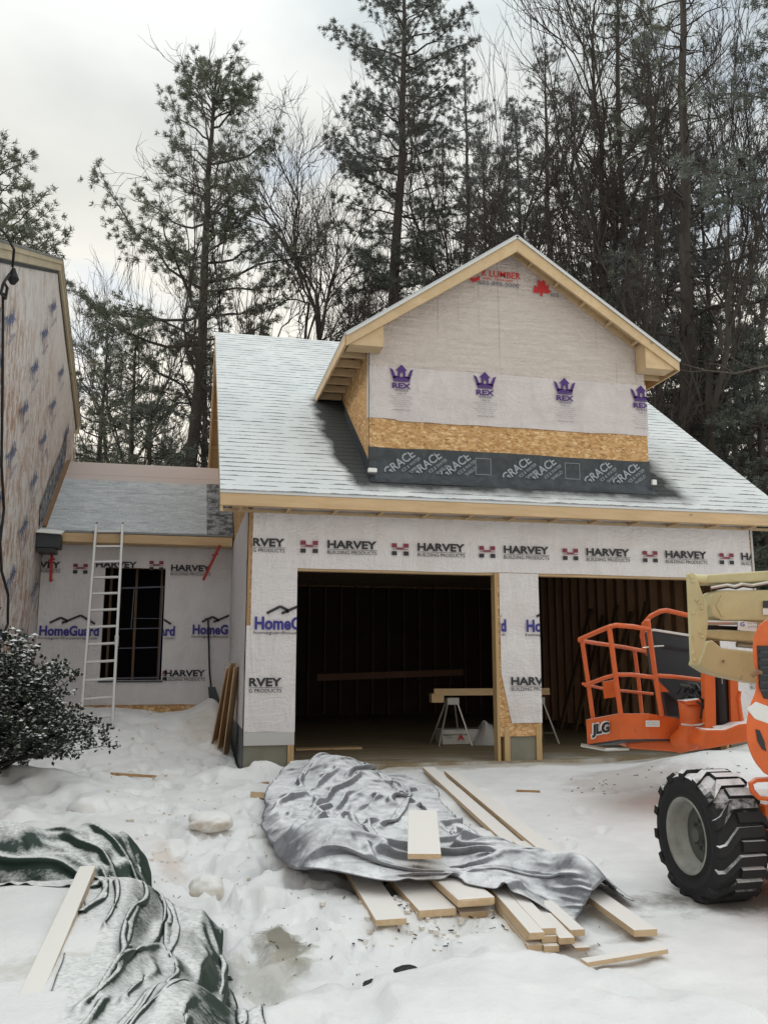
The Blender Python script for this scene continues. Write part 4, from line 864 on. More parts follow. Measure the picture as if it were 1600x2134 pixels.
# silver tarp
lf=[gxy(u,v,.1) for u,v in ((600,1604),(572,1650),(566,1700),(590,1765),(612,1815),(700,1852),(800,1862))]
rg=[gxy(u,v,.1) for u,v in ((815,1604),(885,1622),(935,1700),(985,1722),(1075,1762),(1180,1800),(1292,1838))]
lf=lf[:-1]+[gxy(1010,1862,.1)]; 
g2=blendgrid([gxy(u,v,.1) for u,v in ((625,1598),(585,1640),(568,1700),(590,1765),(625,1835),(800,1850),(960,1845),(1100,1880),(1190,1890))],[gxy(u,v,.1) for u,v in ((800,1600),(885,1622),(925,1690),(965,1718),(1010,1742),(1080,1752),(1170,1790),(1250,1812),(1300,1850))],140,64)
rs_=np.random.RandomState(11); x,y=g2[...,0],g2[...,1]
def hump(x,y,u,v,rx,ry,h,h0=.1,rot=0):
    p_=Gp(u,v,h0); dx,dy=x-p_[0],y-p_[1]; c_,s_=math.cos(rot),math.sin(rot); return h*np.exp(-(((dx*c_+dy*s_)/rx)**2+((-dx*s_+dy*c_)/ry)**2))
def hs_(x,y):
    z=-.05+SLOPE*y+.02; b_=z+.13*ss(-.25,.05,np.minimum(x-(.10),1.35-x))
    lump=hump(x,y,690,1790,.34,.55,.22)+hump(x,y,700,1625,.36,.7,.20)+hump(x,y,800,1690,.22,.5,.10)+hump(x,y,1215,1850,.17,.40,.26)+hump(x,y,1090,1815,.22,.4,.20)+hump(x,y,1020,1790,.2,.3,.10)
    return np.maximum(G(x,y)+.01,b_)+lump
nz_=fbm(x*1.0,y*1.0,.85,70,2); z=hs_(x,y)+.05+.40*np.abs(nz_)+.22*ss(-.15,.25,vnoise(x,y,.9,77))*np.abs(fbm(x,y,.24,73,2))*2+.03*rs_.rand(*x.shape)
P=np.stack([x,y,z],2); P=drape(P,1.12,1.52,hs_,110)
o=clothobj('silver_tarp',P,'silver_tarp'); tag(o,'crumpled silver tarp thrown over the lumber in the middle of the yard','tarp')
# green tarp bunched round a snow-covered stack, left foreground
PTOP=.08; PXR,PYF=-1.0,-6.0
pile=thing('snowy_lumber_stack','snow-covered lumber stack in the left foreground with a beam on it, edged by green tarp','lumber stack',(-2.3,-7.4,-.3))
MB().box((-3.9,-9.9,-.42),(PXR-.03,PYF-.03,PTOP-.05)).build('timber_body','snowy_lumber',pile)
b=MB(); nx,ny=70,90
for j in range(ny+1):
    for i in range(nx+1):
        x=-3.9+(PXR+3.9)*i/nx; y=-9.9+(PYF+9.9)*j/ny; e=min(PXR-x,PYF-y); z=PTOP-.06+.07*float(ss(0,.07,e))+.018*float(fbm(x,y,.5,90,3))+.02*float(vnoise(x*1.4+y*.1,y*.25,.35,91)); b.v.append((x,y,z))
for j in range(ny):
    for i in range(nx): a=j*(nx+1)+i; b.f.append((a,a+1,a+nx+2,a+nx+1)); b.mi.append(0); b.uv.append(None)
o=b.build('snow_layer','snow',pile,smooth='keep'); o.data.polygons.foreach_set('use_smooth',[True]*len(o.data.polygons))
a=Gp(175,1812,.45); c=Gp(80,2040,.45); d=(c-a); o=MB().beam(a+np.array([.02,0,-.01]),c+d*.25+np.array([0,0,-.01]),.085,.06).build('beam','snowy_beam',pile,bevel=.006)
a=Gp(150,2048,.5); MB().box((-3.5,-9.9,a[2]-.07),(a[0],a[1],a[2]-.02)).build('top_sheet','snow_lump' if 0 else 'snow',pile,bevel=.012)
def hg(x,y):
    base=G(x,y)+.01; e=np.minimum(PXR-x,PYF-y)+.03*fbm(x,y,.4,80,2)
    ex=PXR-x+.03*fbm(x,y,.4,80,2); ey=PYF-y+.03*fbm(x,y,.4,80,2)
    z=np.maximum(base,base+(PTOP+.012-base)*np.minimum(np.clip((ex+.50)/.50,0,1)**.8,ss(-.10,.02,ey)))
    z=z+.44*np.exp(-(((y+5.30+.25*vnoise(x,y,.5,88))/.50)**2))*ss(-.70,-1.25,x)*ss(.0,-.15,e)   # bunched folds beyond the stack
    z=z+.10*np.exp(-(((x+.62-.12*(y+7))/.16)**2))*ss(-4.6,-5.4,y)
    return z
g2=blendgrid([(-3.9,-6.12),(-1.55,-6.10),(-1.16,-6.2),(-1.12,-6.9),(-1.12,-9.6)],[(-3.9,-4.15),(-2.0,-4.2),(-1.15,-4.9),(-.72,-5.7),(-.50,-6.6),(-.44,-7.3),(-.50,-9.2)],170,54)
x,y=g2[...,0],g2[...,1]; z=hg(x,y)+.05+.22*np.abs(fbm(x*.5,y*.5,.30,84,2))+.02*rs_.rand(*x.shape)
P=drape(np.stack([x,y,z],2),1.03,1.42,hg,100)
o=clothobj('green_tarp',P,'green_tarp'); tag(o,'dark green tarp in snow-dusted folds along the edge of the lumber stack, left foreground','tarp')
# scraps and lumps
for k,(u,v,s_,lb) in enumerate([(590,2092,.10,'black plastic scrap nearest the camera beside the green tarp'),(845,2020,.07,'curled black plastic scrap in the snow below the board ends'),(772,2056,.045,'smallest black plastic scrap, just left of the curled one'),(462,2022,.07,'black end of plastic poking out beside the green tarp fold'),(1085,1722,.07,'thin black scrap at the end of the long board pair')]):
    p_=Gp(u,v,.02); b=MB(); n=8; rr=random.Random(k)
    for j in range(n+1):
        for i in range(4):
            t=j/n*2-1; b.v.append((p_[0]+t*s_+.01*rr.random(),p_[1]+(i-1.5)*s_*.28-.2*s_*t*t,gz(p_[0],p_[1])+.012+.35*s_*(1-t*t)*abs(math.sin(i*1.2+.5))+.006*rr.random()))
    for j in range(n):
        for i in range(3): a=j*4+i; b.f.append((a,a+4,a+5,a+1)); b.mi.append(0); b.uv.append(None)
    o=b.build('plastic_scrap','black_scrap',smooth='keep'); m_=o.modifiers.new('s','SOLIDIFY'); m_.thickness=.004; tag(o,lb,'plastic scrap','black scraps in the snow')
def lump(u,v,rx,ry,rz_,lb,mat='snow_lump',seed=0):
    p_=Gp(u,v,.03); bm=bmesh.new(); bmesh.ops.create_icosphere(bm,subdivisions=4,radius=1)
    z0=gz(p_[0],p_[1])
    for q in bm.verts:
        c_=q.co.copy(); r_=1+.30*float(fbm(c_.x+seed*3,c_.y+c_.z*.7,.9,40+seed,3)); q.co=Vector((p_[0]+c_.x*rx*r_,p_[1]+c_.y*ry*r_,z0+rz_*.45+c_.z*rz_*1.25*r_))
    me=bpy.data.meshes.new('snow_lump'); bm.to_mesh(me); bm.free(); me.materials.append(MAT[mat].m); me.polygons.foreach_set('use_smooth',[True]*len(me.polygons))
    o=bpy.data.objects.new('snow_lump',me); SC.collection.objects.link(o); tag(o,lb,'snow lump')
lump(431,1838,.125,.12,.085,'round dirty-tan lump of frozen snow alone on the trampled yard',seed=1)
lump(438,1722,.21,.20,.075,'wide low white mound of snow left of the silver tarp',seed=2)
lump(190,1700,.2,.2,.1,'snow clod at the foot of the shrub',mat='snow',seed=3)
lump(945,1470+90,.09,.09,.06,'small snow clod by the left pier',seed=4) if 0 else None
# loose bits: twigs, splinters and crumbs of snow nobody could count
b=MB(); rr=random.Random(12)
def bit(x,y,L,w_,a):
    z=gz(x,y)+.004; dx,dy=math.cos(a)*L,math.sin(a)*L; b.beam((x-dx,y-dy,z),(x+dx,y+dy,z+.006),w_,w_*.6)
for k in range(520):
    u=rr.uniform(230,1250); v=rr.uniform(1560,2080); p_=Gp(u,v)
    if rr.random()>.35+.65*math.exp(-((u-430)/260)**2): continue
    if PXR-.1>p_[0] and p_[1]<-5: continue
    s_=rr.random()**3; bit(p_[0],p_[1],.003+.020*s_,.002+.004*rr.random(),rr.uniform(0,6.28))
for k in range(90):
    u=rr.gauss(900,90); v=rr.gauss(1925,18) if k<40 else rr.gauss(1650,10)+0*k; p_=Gp(u if k<40 else rr.uniform(1180,1560),v); bit(p_[0],p_[1],.008+.012*rr.random(),.008,rr.uniform(0,6.28))
o=b.build('yard_debris','bark'); tag(o,'scattered dark twigs and splinters on the snow','debris',kind='stuff')
b=MB(); 
for k in range(260):
    if k<110: p_=Gp(rr.gauss(880,70),rr.gauss(1918,20))
    elif k<180: p_=Gp(rr.gauss(330,60),rr.gauss(1600,50))
    else: p_=Gp(rr.uniform(250,560),rr.uniform(1480,1850))
    s_=.005+.016*rr.random()**2; x,y=p_[:2]; z=gz(x,y)+s_*.4; v8=[(x+s_*rr.uniform(.6,1.2)*a,y+s_*rr.uniform(.6,1.2)*c,z+s_*rr.uniform(.5,1)*d) for a in (-1,1) for c in (-1,1) for d in (-1,1)]
    b.add(v8,[(0,1,3,2),(4,6,7,5),(0,4,5,1),(2,3,7,6),(0,2,6,4),(1,5,7,3)])
o=b.build('snow_crumbs','snow_lump'); tag(o,'crumbs of broken snow scattered over the yard','snow crumbs',kind='stuff')
# ================================================================ BOOM LIFT
GZ=-.31; lift=thing('boom_lift','orange and beige boom lift with snow-dusted basket, parked at the right','boom lift',(3.6,-5.6,GZ))
def wheel(x0,yc,zc,side):
    wl_=MB(); wl_.box((0,0,0),(0,0,0)) if 0 else None
    Wd,Rr=.36,.43
    prof=[(.0,.245),(.012,.275),(-.004,.33),(.004,.385),(.03,.402),(Wd-.03,.402),(Wd-.004,.385),(Wd+.004,.33),(Wd-.012,.275),(Wd,.245)]
    N=64; b=MB()
    for k in range(N):
        t=2*math.pi*k/N
        for (dx,r_) in prof: b.v.append((x0+dx*side,yc+r_*math.cos(t),zc+r_*math.sin(t)))
    P_=len(prof)
    for k in range(N):
        for j in range(P_-1): a=k*P_+j; c=((k+1)%N)*P_+j; b.f.append((a,a+1,c+1,c)); b.mi.append(0); b.uv.append(None)
    # directional lugs: a bar across each half, angled near the shoulder, running on to the sidewall
    nl=15; da=2*math.pi/nl
    for k in range(nl):
        for hf in (0,1):
            t0=2*math.pi*(k+.5*hf)/nl
            if hf==0: xs=[-.008,.03,.135,.315]; ts=[t0+da*.70,t0+da*.60,t0+da*.02,t0]
            else: xs=[Wd+.008,Wd-.02,Wd-.05,.150]; ts=[t0+da*.22,t0+da*.14,t0,t0]
            hw_=da*.185; vs=[]
            for q_,(dx,tq) in enumerate(zip(xs,ts)):
                rr0=.365 if q_==0 else .398; rr1=Rr-.022 if q_==0 else Rr
                for (dt,r_) in ((-hw_*1.12,rr0),(hw_*1.12,rr0),(hw_*.95,rr1),(-hw_*.95,rr1)): vs.append((x0+dx*side,yc+r_*math.cos(tq+dt),zc+r_*math.sin(tq+dt)))
            fs=[(0,1,2,3),(12,15,14,13)]
            for s_ in range(3):
                o_=s_*4; fs+=[(o_,o_+4,o_+5,o_+1),(o_+1,o_+5,o_+6,o_+2),(o_+2,o_+6,o_+7,o_+3),(o_+3,o_+7,o_+4,o_)]
            b.add(vs,fs)
    # make the wheel and its pieces: part 'wheel' is the hub disc, tyre and rim hang under it
    hub=MB(); hub.tube([(x0+.13*side,yc,zc),(x0+.16*side,yc,zc)],[.19,.19],40)
    for k in range(9):
        t=2*math.pi*k/9; hub.tube([(x0+.10*side,yc+.09*math.cos(t),zc+.09*math.sin(t)),(x0+.13*side,yc+.09*math.cos(t),zc+.09*math.sin(t))],.012,6)
    hub.tube([(x0+.07*side,yc,zc),(x0+.13*side,yc,zc)],[.045,.055],16)
    wh_=hub.build('wheel','rim_dark',lift)
    ty_=b.build('tyre','rubber',wh_); 
    r=MB(); pr=[(.0,.250),(-.004,.238),(.012,.222),(.05,.212),(.13,.200),(.13,.185)]
    for k in range(N):
        t=2*math.pi*k/N
        for dx,q in pr: r.v.append((x0+dx*side,yc+q*math.cos(t),zc+q*math.sin(t)))
    P_=len(pr)
    for k in range(N):
        for j in range(P_-1): a=k*P_+j; c=((k+1)%N)*P_+j; r.f.append((a,a+1,c+1,c)); r.mi.append(0); r.uv.append(None)
    r.build('rim','rim_paint',wh_,smooth=True)
wheel(2.60,-5.72,.115,1); wheel(4.75,-5.72,.115,-1); wheel(2.60,-7.9,.06,1) if 0 else None
# chassis
MB().box((2.99,-6.5,-.02),(4.38,-5.2,.20)).build('chassis','orange_paint',lift,bevel=.02)
MB().box((3.06,-5.95,.20),(4.3,-5.30,.34)).build('axle_cover','orange_paint',lift,bevel=.02)
MB().tube([(2.9,-5.72,.115),(4.5,-5.72,.115)],.06,12).build('axle','black_panel',lift)
ring=[D(1566,1648,5.75),D(1563,1632,5.75),D(1575,1625,5.75),D(1640,1622,5.75),D(1660,1640,5.75),D(1640,1668,5.75),D(1580,1662,5.75),D(1566,1648,5.75)]
MB().tube(ring,.018,8).build('tie_down_loop','orange_paint',lift)
# turntable hood: rounded upright body, seen edge on at the frame's right side
d0=5.5
outl=[(1625,1282),(1597,1290),(1578,1306),(1568,1332),(1567,1370),(1574,1410),(1572,1440),(1561,1470),(1554,1505),(1554,1540),(1564,1575),(1582,1602),(1605,1618),(1700,1640),(1960,1640),(1990,1450),(1960,1290),(1800,1270)]
def slab(pix,d,th,name,mat,parent=lift,bevel=0,label=None):
    pts=[D(u,v,d) for u,v in pix]; ext=_Fh*th; return MB().prism(pts,ext).build(name,mat,parent,bevel=bevel,label=label)
def rounded(pix,n=5):
    P_=[np.array(q,float) for q in pix]; o=[]; m_=len(P_)
    for i in range(m_):
        a,b_,c_,d_=P_[i-1],P_[i],P_[(i+1)%m_],P_[(i+2)%m_]
        for k in range(n):
            t=k/n; o.append(.5*((2*b_)+(-a+c_)*t+(2*a-5*b_+4*c_-d_)*t*t+(-a+3*b_-3*c_+d_)*t**3))
    return o
hp=[D(u,v,d0) for u,v in rounded(outl)]; hood=MB().prism(hp,D(1625,1450,6.15)-D(1556,1450,d0)).build('hood','orange_paint',lift,bevel=.07)
hood.modifiers['bevel'].segments=6; hood.modifiers['bevel'].angle_limit=R(50)
for p_ in hood.data.polygons: p_.use_smooth=True
slab([(1578,1346),(1630,1346),(1630,1462),(1592,1456),(1582,1432)],d0-.012,.02,'engine_grille','black_plastic')
for k in range(6): slab([(1583+k%2,1356+k*16),(1630,1356+k*16),(1630,1361+k*16),(1584,1361+k*16)],d0-.022,.008,'grille_bar','black_panel')
slab([(1556,1478),(1574,1462),(1600,1472),(1640,1480),(1640,1512),(1600,1508),(1572,1498)],d0-.006,.02,'snow_patch','label_white',bevel=.004)
slab([(1574,1520),(1582,1522),(1592,1545),(1596,1566),(1588,1562),(1578,1545)],d0-.006,.02,'handhold_slot','black_plastic')
MB().tube([D(1566,1408,5.45),D(1576,1400,5.45),D(1586,1402,5.45)],[.016,.018,.012],8).build('latch','dark_wood',lift)
# folded boom arms
pd=6.55
plate=slab([(1433,1196),(1440,1193),(1449,1198),(1472,1262),(1475,1296),(1471,1330),(1453,1384),(1441,1386)],pd,.05,'boom_plate','beige_paint',bevel=.004)
for u,v in ((1440,1203),(1443,1212),(1451,1250),(1456,1256),(1461,1267),(1444,1278),(1458,1317),(1463,1327),(1443,1360),(1446,1375)):
    MB().tube([D(u,v,pd-.012),D(u,v,pd+.004)],[.010,.014],8).build('bolt','beige_paint',plate)
slab([(1433,1196),(1440,1193),(1449,1198),(1472,1262),(1475,1296),(1471,1330),(1453,1384),(1441,1386)],pd+.42,.05,'boom_plate','beige_paint',bevel=.004)
def arm(pts,d,w_,name='boom_arm',mat='beige_paint'):
    return slab(pts,d,w_,name,mat,bevel=.012)
arm([(1462,1199),(1475,1197),(1900,1170),(1900,1204),(1475,1216),(1462,1217)],pd+.09,.22)
MB().tube([D(1446,1206,pd+.04),D(1472,1207,pd+.04)],.035,12).build('pivot_pin','beige_paint',lift)
a=arm([(1482,1238),(1496,1230),(1900,1226),(1900,1294),(1505,1293),(1485,1285),(1476,1262)],pd+.07,.28)
slab([(1590,1252),(1606,1252),(1606,1266),(1590,1266)],pd+.052,.01,'warning_label','black_panel',a); slab([(1589,1268),(1606,1268),(1606,1281),(1589,1281)],pd+.052,.01,'warning_label','label_white',a)
slab([(1503,1240),(1508,1240),(1498,1262),(1508,1284),(1503,1284),(1492,1262)],pd+.060,.012,'weld_strip','beige_paint',a)
arm([(1470,1313),(1500,1312),(1640,1318),(1640,1342),(1500,1333),(1470,1328)],pd+.11,.20)
lowa=arm([(1474,1336),(1484,1334),(1503,1350),(1640,1366),(1700,1440),(1575,1424),(1520,1413),(1482,1402),(1456,1386)],pd+.07,.26)
MB().tube([D(1506,1378,pd+.05),D(1506,1378,pd+.07)],.010,8).build('bolt','dark_wood',lowa)
MB().tube([D(1470,1297,pd+.1),D(1545,1297,pd+.1)],.022,10).build('hydraulic_rod','steel_rod',lift)
MB().tube([D(1538,1300,pd+.15),D(1900,1306,pd+.15)],.04,10).build('hydraulic_cylinder','beige_paint',lift)
MB().tube([D(1534,1343,pd+.2),D(1640,1352,pd+.2)],.022,10).build('hydraulic_rod','steel_rod',lift)
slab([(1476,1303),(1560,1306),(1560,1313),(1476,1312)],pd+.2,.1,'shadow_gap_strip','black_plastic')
lab=slab([(1537,1294),(1576,1297),(1576,1316),(1537,1313)],pd+.03,.01,'name_label','label_white'); 
o_=D(1546,1301,pd+.02); p=Print(['ink_navy','ink_grey']); p.text('G',0,0,.032,.032,0,.02); p.text('660SJ',.075,-.02,.07,.018,1,0); p.text('series',.075,.01,.07,.014,1,0); p.lay(lift,o_,_R,_K,'printed_lettering')
P=[D(1480,1225,pd+.05),D(1515,1219,pd+.05),D(1530,1222,pd+.03),D(1545,1217,pd+.03),D(1565,1220,pd+.05),D(1610,1212,pd+.05)]
MB().tube(P,.012,8).build('hydraulic_hose','steel_rod',lift)
MB().tube([p_+np.array([.02,.02,-.012]) for p_ in P],.010,8).build('hydraulic_hose','cable',lift)
# basket
def T(name,pix,r,mat='orange_rail',parent=None,n=9):
    return MB().tube([D(u,v,d) for u,v,d in pix],r,n).build(name,mat,parent,smooth=False)
bk=MB(); 
# floor tray of the basket with toe board round it
tb=[(1221,1500,9.02),(1290,1487,8.62),(1352,1487,8.58),(1440,1502,8.72)]; bb=[(1224,1551,9.02),(1292,1541,8.62),(1352,1540,8.58),(1440,1540,8.72)]
front=[D(*q) for q in tb]; bot=[D(*q) for q in bb]
for i in range(3):
    q=[front[i],front[i+1],bot[i+1],bot[i]]; bk.prism(q,_Fh*.02)
basket=bk.build('basket','orange_paint',lift)
back=[D(1222,1500,9.04),D(1330,1500,9.7),D(1450,1505,9.6)]; backb=[D(1226,1551,9.04),D(1334,1540,9.7),D(1452,1541,9.6)]
b=MB()
for i in range(2): b.prism([back[i],back[i+1],backb[i+1],backb[i]],_Fh*.02)
b.build('toe_board','orange_paint',basket)
fl=[bot[0],bot[1],bot[2],bot[3],backb[2],backb[1]]; fl=[p_+np.array([0,0,.012]) for p_ in fl]; MB().prism(fl,(0,0,-.03)).build('floor_grate','black_panel',basket)
MB().tube([D(1212,1553,9.05),D(1262,1562,8.75),D(1310,1560,8.7)],.018,8).build('bumper_bar','steel_rod',basket)
slab([(1300,1548),(1352,1543),(1440,1541),(1600,1520),(1600,1538),(1480,1560),(1420,1568),(1310,1560)],8.72,.55,'support_frame','orange_paint',basket,bevel=.02)
T('top_rail',[(1207,1333,9.05),(1238,1319,8.83),(1270,1306,8.62),(1284,1303,8.58),(1318,1306,8.56),(1352,1312,8.58)],.024,parent=basket)
T('top_rail',[(1207,1335,9.05),(1245,1341,9.3),(1300,1349,9.55),(1342,1357,9.72),(1352,1366,9.72)],.022,parent=basket)
T('hoop_rail',[(1342,1352,8.95),(1337,1325,8.88),(1341,1300,8.8),(1355,1284,8.74),(1375,1274,8.68),(1388,1272,8.66),(1440,1284,8.64),(1500,1297,8.7)],.024,parent=basket)
T('post',[(1212,1334,9.05),(1226,1430,9.04),(1236,1505,9.02)],.023,parent=basket)
T('post',[(1269,1308,8.62),(1282,1408,8.61),(1293,1492,8.60)],.025,parent=basket)
T('post',[(1349,1292,8.62),(1364,1405,8.60),(1378,1492,8.60)],.025,parent=basket)
T('post',[(1321,1352,9.66),(1330,1420,9.66),(1338,1500,9.66)],.021,parent=basket)
T('mid_rail',[(1219,1428,9.04),(1262,1412,8.75),(1285,1406,8.62),(1315,1406,8.6),(1365,1412,8.6)],.021,parent=basket)
T('mid_rail',[(1214,1425,9.06),(1250,1434,9.3),(1300,1440,9.6),(1360,1446,9.66)],.016,parent=basket)
T('mid_rail',[(1366,1408,8.6),(1400,1410,8.62),(1468,1418,8.66)],.021,parent=basket)
slab([(1255,1421),(1282,1416),(1286,1452),(1259,1456)],9.15,.02,'document_box','orange_paint',basket)
slab([(1364,1418),(1372,1420),(1394,1442),(1368,1442)],8.66,.02,'gusset','orange_paint',basket)
T('gate_pin',[(1340,1350,8.7),(1362,1347,8.6),(1382,1346,8.62)],.008,'steel_rod',basket)
con=slab([(1361,1313),(1445,1327),(1470,1330),(1474,1400),(1470,1450),(1410,1462),(1384,1440),(1372,1400)],8.95,.35,'control_console','black_panel',basket,bevel=.02)
slab([(1361,1310),(1445,1323),(1470,1327),(1470,1331),(1445,1328),(1361,1315)],8.93,.36,'snow_cap','label_white',con,bevel=.006)
slab([(1378,1345),(1440,1354),(1440,1359),(1378,1350)],8.93,.02,'panel_seam','black_plastic',con)
slab([(1380,1440),(1430,1440),(1430,1496),(1392,1494)],9.0,.3,'battery_box','black_plastic',basket,bevel=.02)
for k,(u,v) in enumerate(((1425,1432),(1440,1428),(1452,1440),(1432,1450),(1445,1458),(1460,1462))):
    T('control_hose',[(u-16,v+14,8.6),(u-6,v-4,8.55),(u+8,v-2,8.52),(u+16,v+12,8.56),(u+20,v+26,8.6)],.020,'black_plastic',basket,7)
MB().tube([D(1440,1462,8.5),D(1442,1490,8.5),D(1444,1515,8.52),D(1432,1540,8.55),D(1404,1552,8.6)],[.125,.12,.125,.125,.09],16).build('rotator_bracket','orange_paint',lift,smooth=True)
slab([(1426,1461),(1460,1456),(1478,1462),(1462,1468),(1432,1470)],8.36,.25,'rotator_cap','orange_paint',lift,bevel=.01)
for k,(u,v) in enumerate(((1462,1458),(1470,1466),(1468,1476))): T('hydraulic_hose',[(u-18,v-14,8.3),(u-4,v-6,8.28),(u+2,v+8,8.3),(u-2,v+40,8.35)],.011,'cable',lift,6)
# mast behind the basket
slab([(1466,1384),(1489,1384),(1492,1530),(1470,1535)],8.25,.10,'mast_post','orange_paint',lift,bevel=.006)
slab([(1519,1384),(1537,1384),(1540,1520),(1523,1520)],8.3,.10,'mast_post','orange_paint',lift,bevel=.006)
MB().tube([D(1499,1400,8.4),D(1505,1516,8.4)],.075,14).build('hydraulic_cylinder','black_plastic',lift)
MB().tube([D(1503,1405,8.33),D(1504,1425,8.33)],.006,6).build('hydraulic_rod','steel_rod',lift)
slab([(1487,1514),(1514,1512),(1516,1522),(1490,1524)],8.2,.1,'snow_cap','label_white',lift,bevel=.006)
MB().tube([D(1541,1440,8.3),D(1538,1455,8.3),D(1546,1520,8.3)],[.014,.02,.02],8).build('strut','orange_paint',lift)
MB().tube([D(1529,1412,8.35),D(1545,1500,8.35),D(1556,1528,8.3)],.018,8).build('strut','orange_paint',lift)
slab([(1470,1520),(1510,1520),(1540,1508),(1640,1496),(1640,1530),(1560,1545),(1480,1560),(1455,1556),(1462,1540)],8.1,.35,'mast_base','orange_paint',lift,bevel=.02)
T('hydraulic_rod',[(1418,1509,8.3),(1440,1512,8.3),(1458,1510,8.3),(1470,1506,8.3)],.010,'steel_rod',lift)
# writing on the toe board
def onface(A,Bq,Cc):
    xd=(Bq-A)/np.linalg.norm(Bq-A); dn=(Cc-A); dn=dn-xd*(dn@xd); yd=-dn/np.linalg.norm(dn); return xd,yd
xd,yd=onface(front[0],front[1],bot[0]); nrm=np.cross(xd,yd); nrm=nrm if nrm@(CAMP-front[0])>0 else -nrm
o_=(front[0]*.50+front[1]*.50+bot[0]*.50+bot[1]*.50)/2+nrm*.012
s_=np.linalg.norm(front[1]-front[0])
p=Print(['label_white','ink_black']); p.text('JLG',0,0,.325,.155,0,.16,0,.3)
p.lay(basket,o_-xd*.03,xd,yd,'decal_backing'); p=Print(['ink_black']); p.text('JLG',0,0,.30,.13,0,.05,0,.3); p.lay(basket,o_+nrm*.004-xd*.02,xd,yd,'printed_lettering')
xd,yd=onface(front[1],front[2],bot[1]); nrm=np.cross(xd,yd); nrm=nrm if nrm@(CAMP-front[1])>0 else -nrm
o_=D(1359,1508,8.545); p=Print(['label_white','ink_grey']); p.rect(-.065,-.03,.065,.03,0); p.lay(basket,o_,xd,yd,'data_plate'); p=Print(['ink_grey']); p.text('MAX CAPACITY',0,.012,.11,.012); p.text('500 LBS 230 KG',0,-.010,.11,.012); p.lay(basket,o_+nrm*.004,xd,yd,'printed_lettering')
# ================================================================ TREES
def tubes_np(paths,sides=4):
    """paths: list of (pts (k,3), radii (k,)) -> V,F"""
    Vs=[];Fs=[];o=0
    ang=np.arange(sides)*2*math.pi/sides; ca,sa=np.cos(ang),np.sin(ang)
    for pts,rr_ in paths:
        pts=np.asarray(pts,float); k=len(pts); d=np.gradient(pts,axis=0); d/=np.linalg.norm(d,axis=1,keepdims=True)+1e-9
        ref=np.array([0,0,1.]) if abs(d[0,2])<.8 else np.array([1.,0,0]); a=np.cross(d,ref); a/=np.linalg.norm(a,axis=1,keepdims=True)+1e-9; b=np.cross(d,a)
        r_=np.asarray(rr_,float)[:,None,None]; V=pts[:,None,:]+r_*(a[:,None,:]*ca[None,:,None]+b[:,None,:]*sa[None,:,None]); Vs.append(V.reshape(-1,3))
        i=np.arange(k-1)[:,None]*sides+np.arange(sides)[None,:]; j=np.arange(k-1)[:,None]*sides+(np.arange(sides)+1)[None,:]%sides
        Fs.append(np.stack([i,j,j+sides,i+sides],2).reshape(-1,4)+o); o+=k*sides
    return np.concatenate(Vs),np.concatenate(Fs)
def needle_mesh(C,dirs,rs,n,ln,wd,spread=.9):
    """n slim triangles fanned out round each centre"""
    N=len(C); c=np.repeat(C,n,0); d=np.repeat(dirs,n,0); v=rs.normal(size=(N*n,3)); v/=np.linalg.norm(v,axis=1,keepdims=True); a=d*.55+v*spread; a[:,2]+=.15; a/=np.linalg.norm(a,axis=1,keepdims=True)
    b=np.cross(a,rs.normal(size=(N*n,3))); b/=np.linalg.norm(b,axis=1,keepdims=True)+1e-9; L=ln*rs.uniform(.6,1.25,(N*n,1)); w_=wd*rs.uniform(.7,1.3,(N*n,1))
    c=c+rs.normal(size=(N*n,3))*ln*.22
    V=np.stack([c-b*w_,c+b*w_,c+a*L],1).reshape(-1,3); F=np.arange(len(V)).reshape(-1,3); return V,F
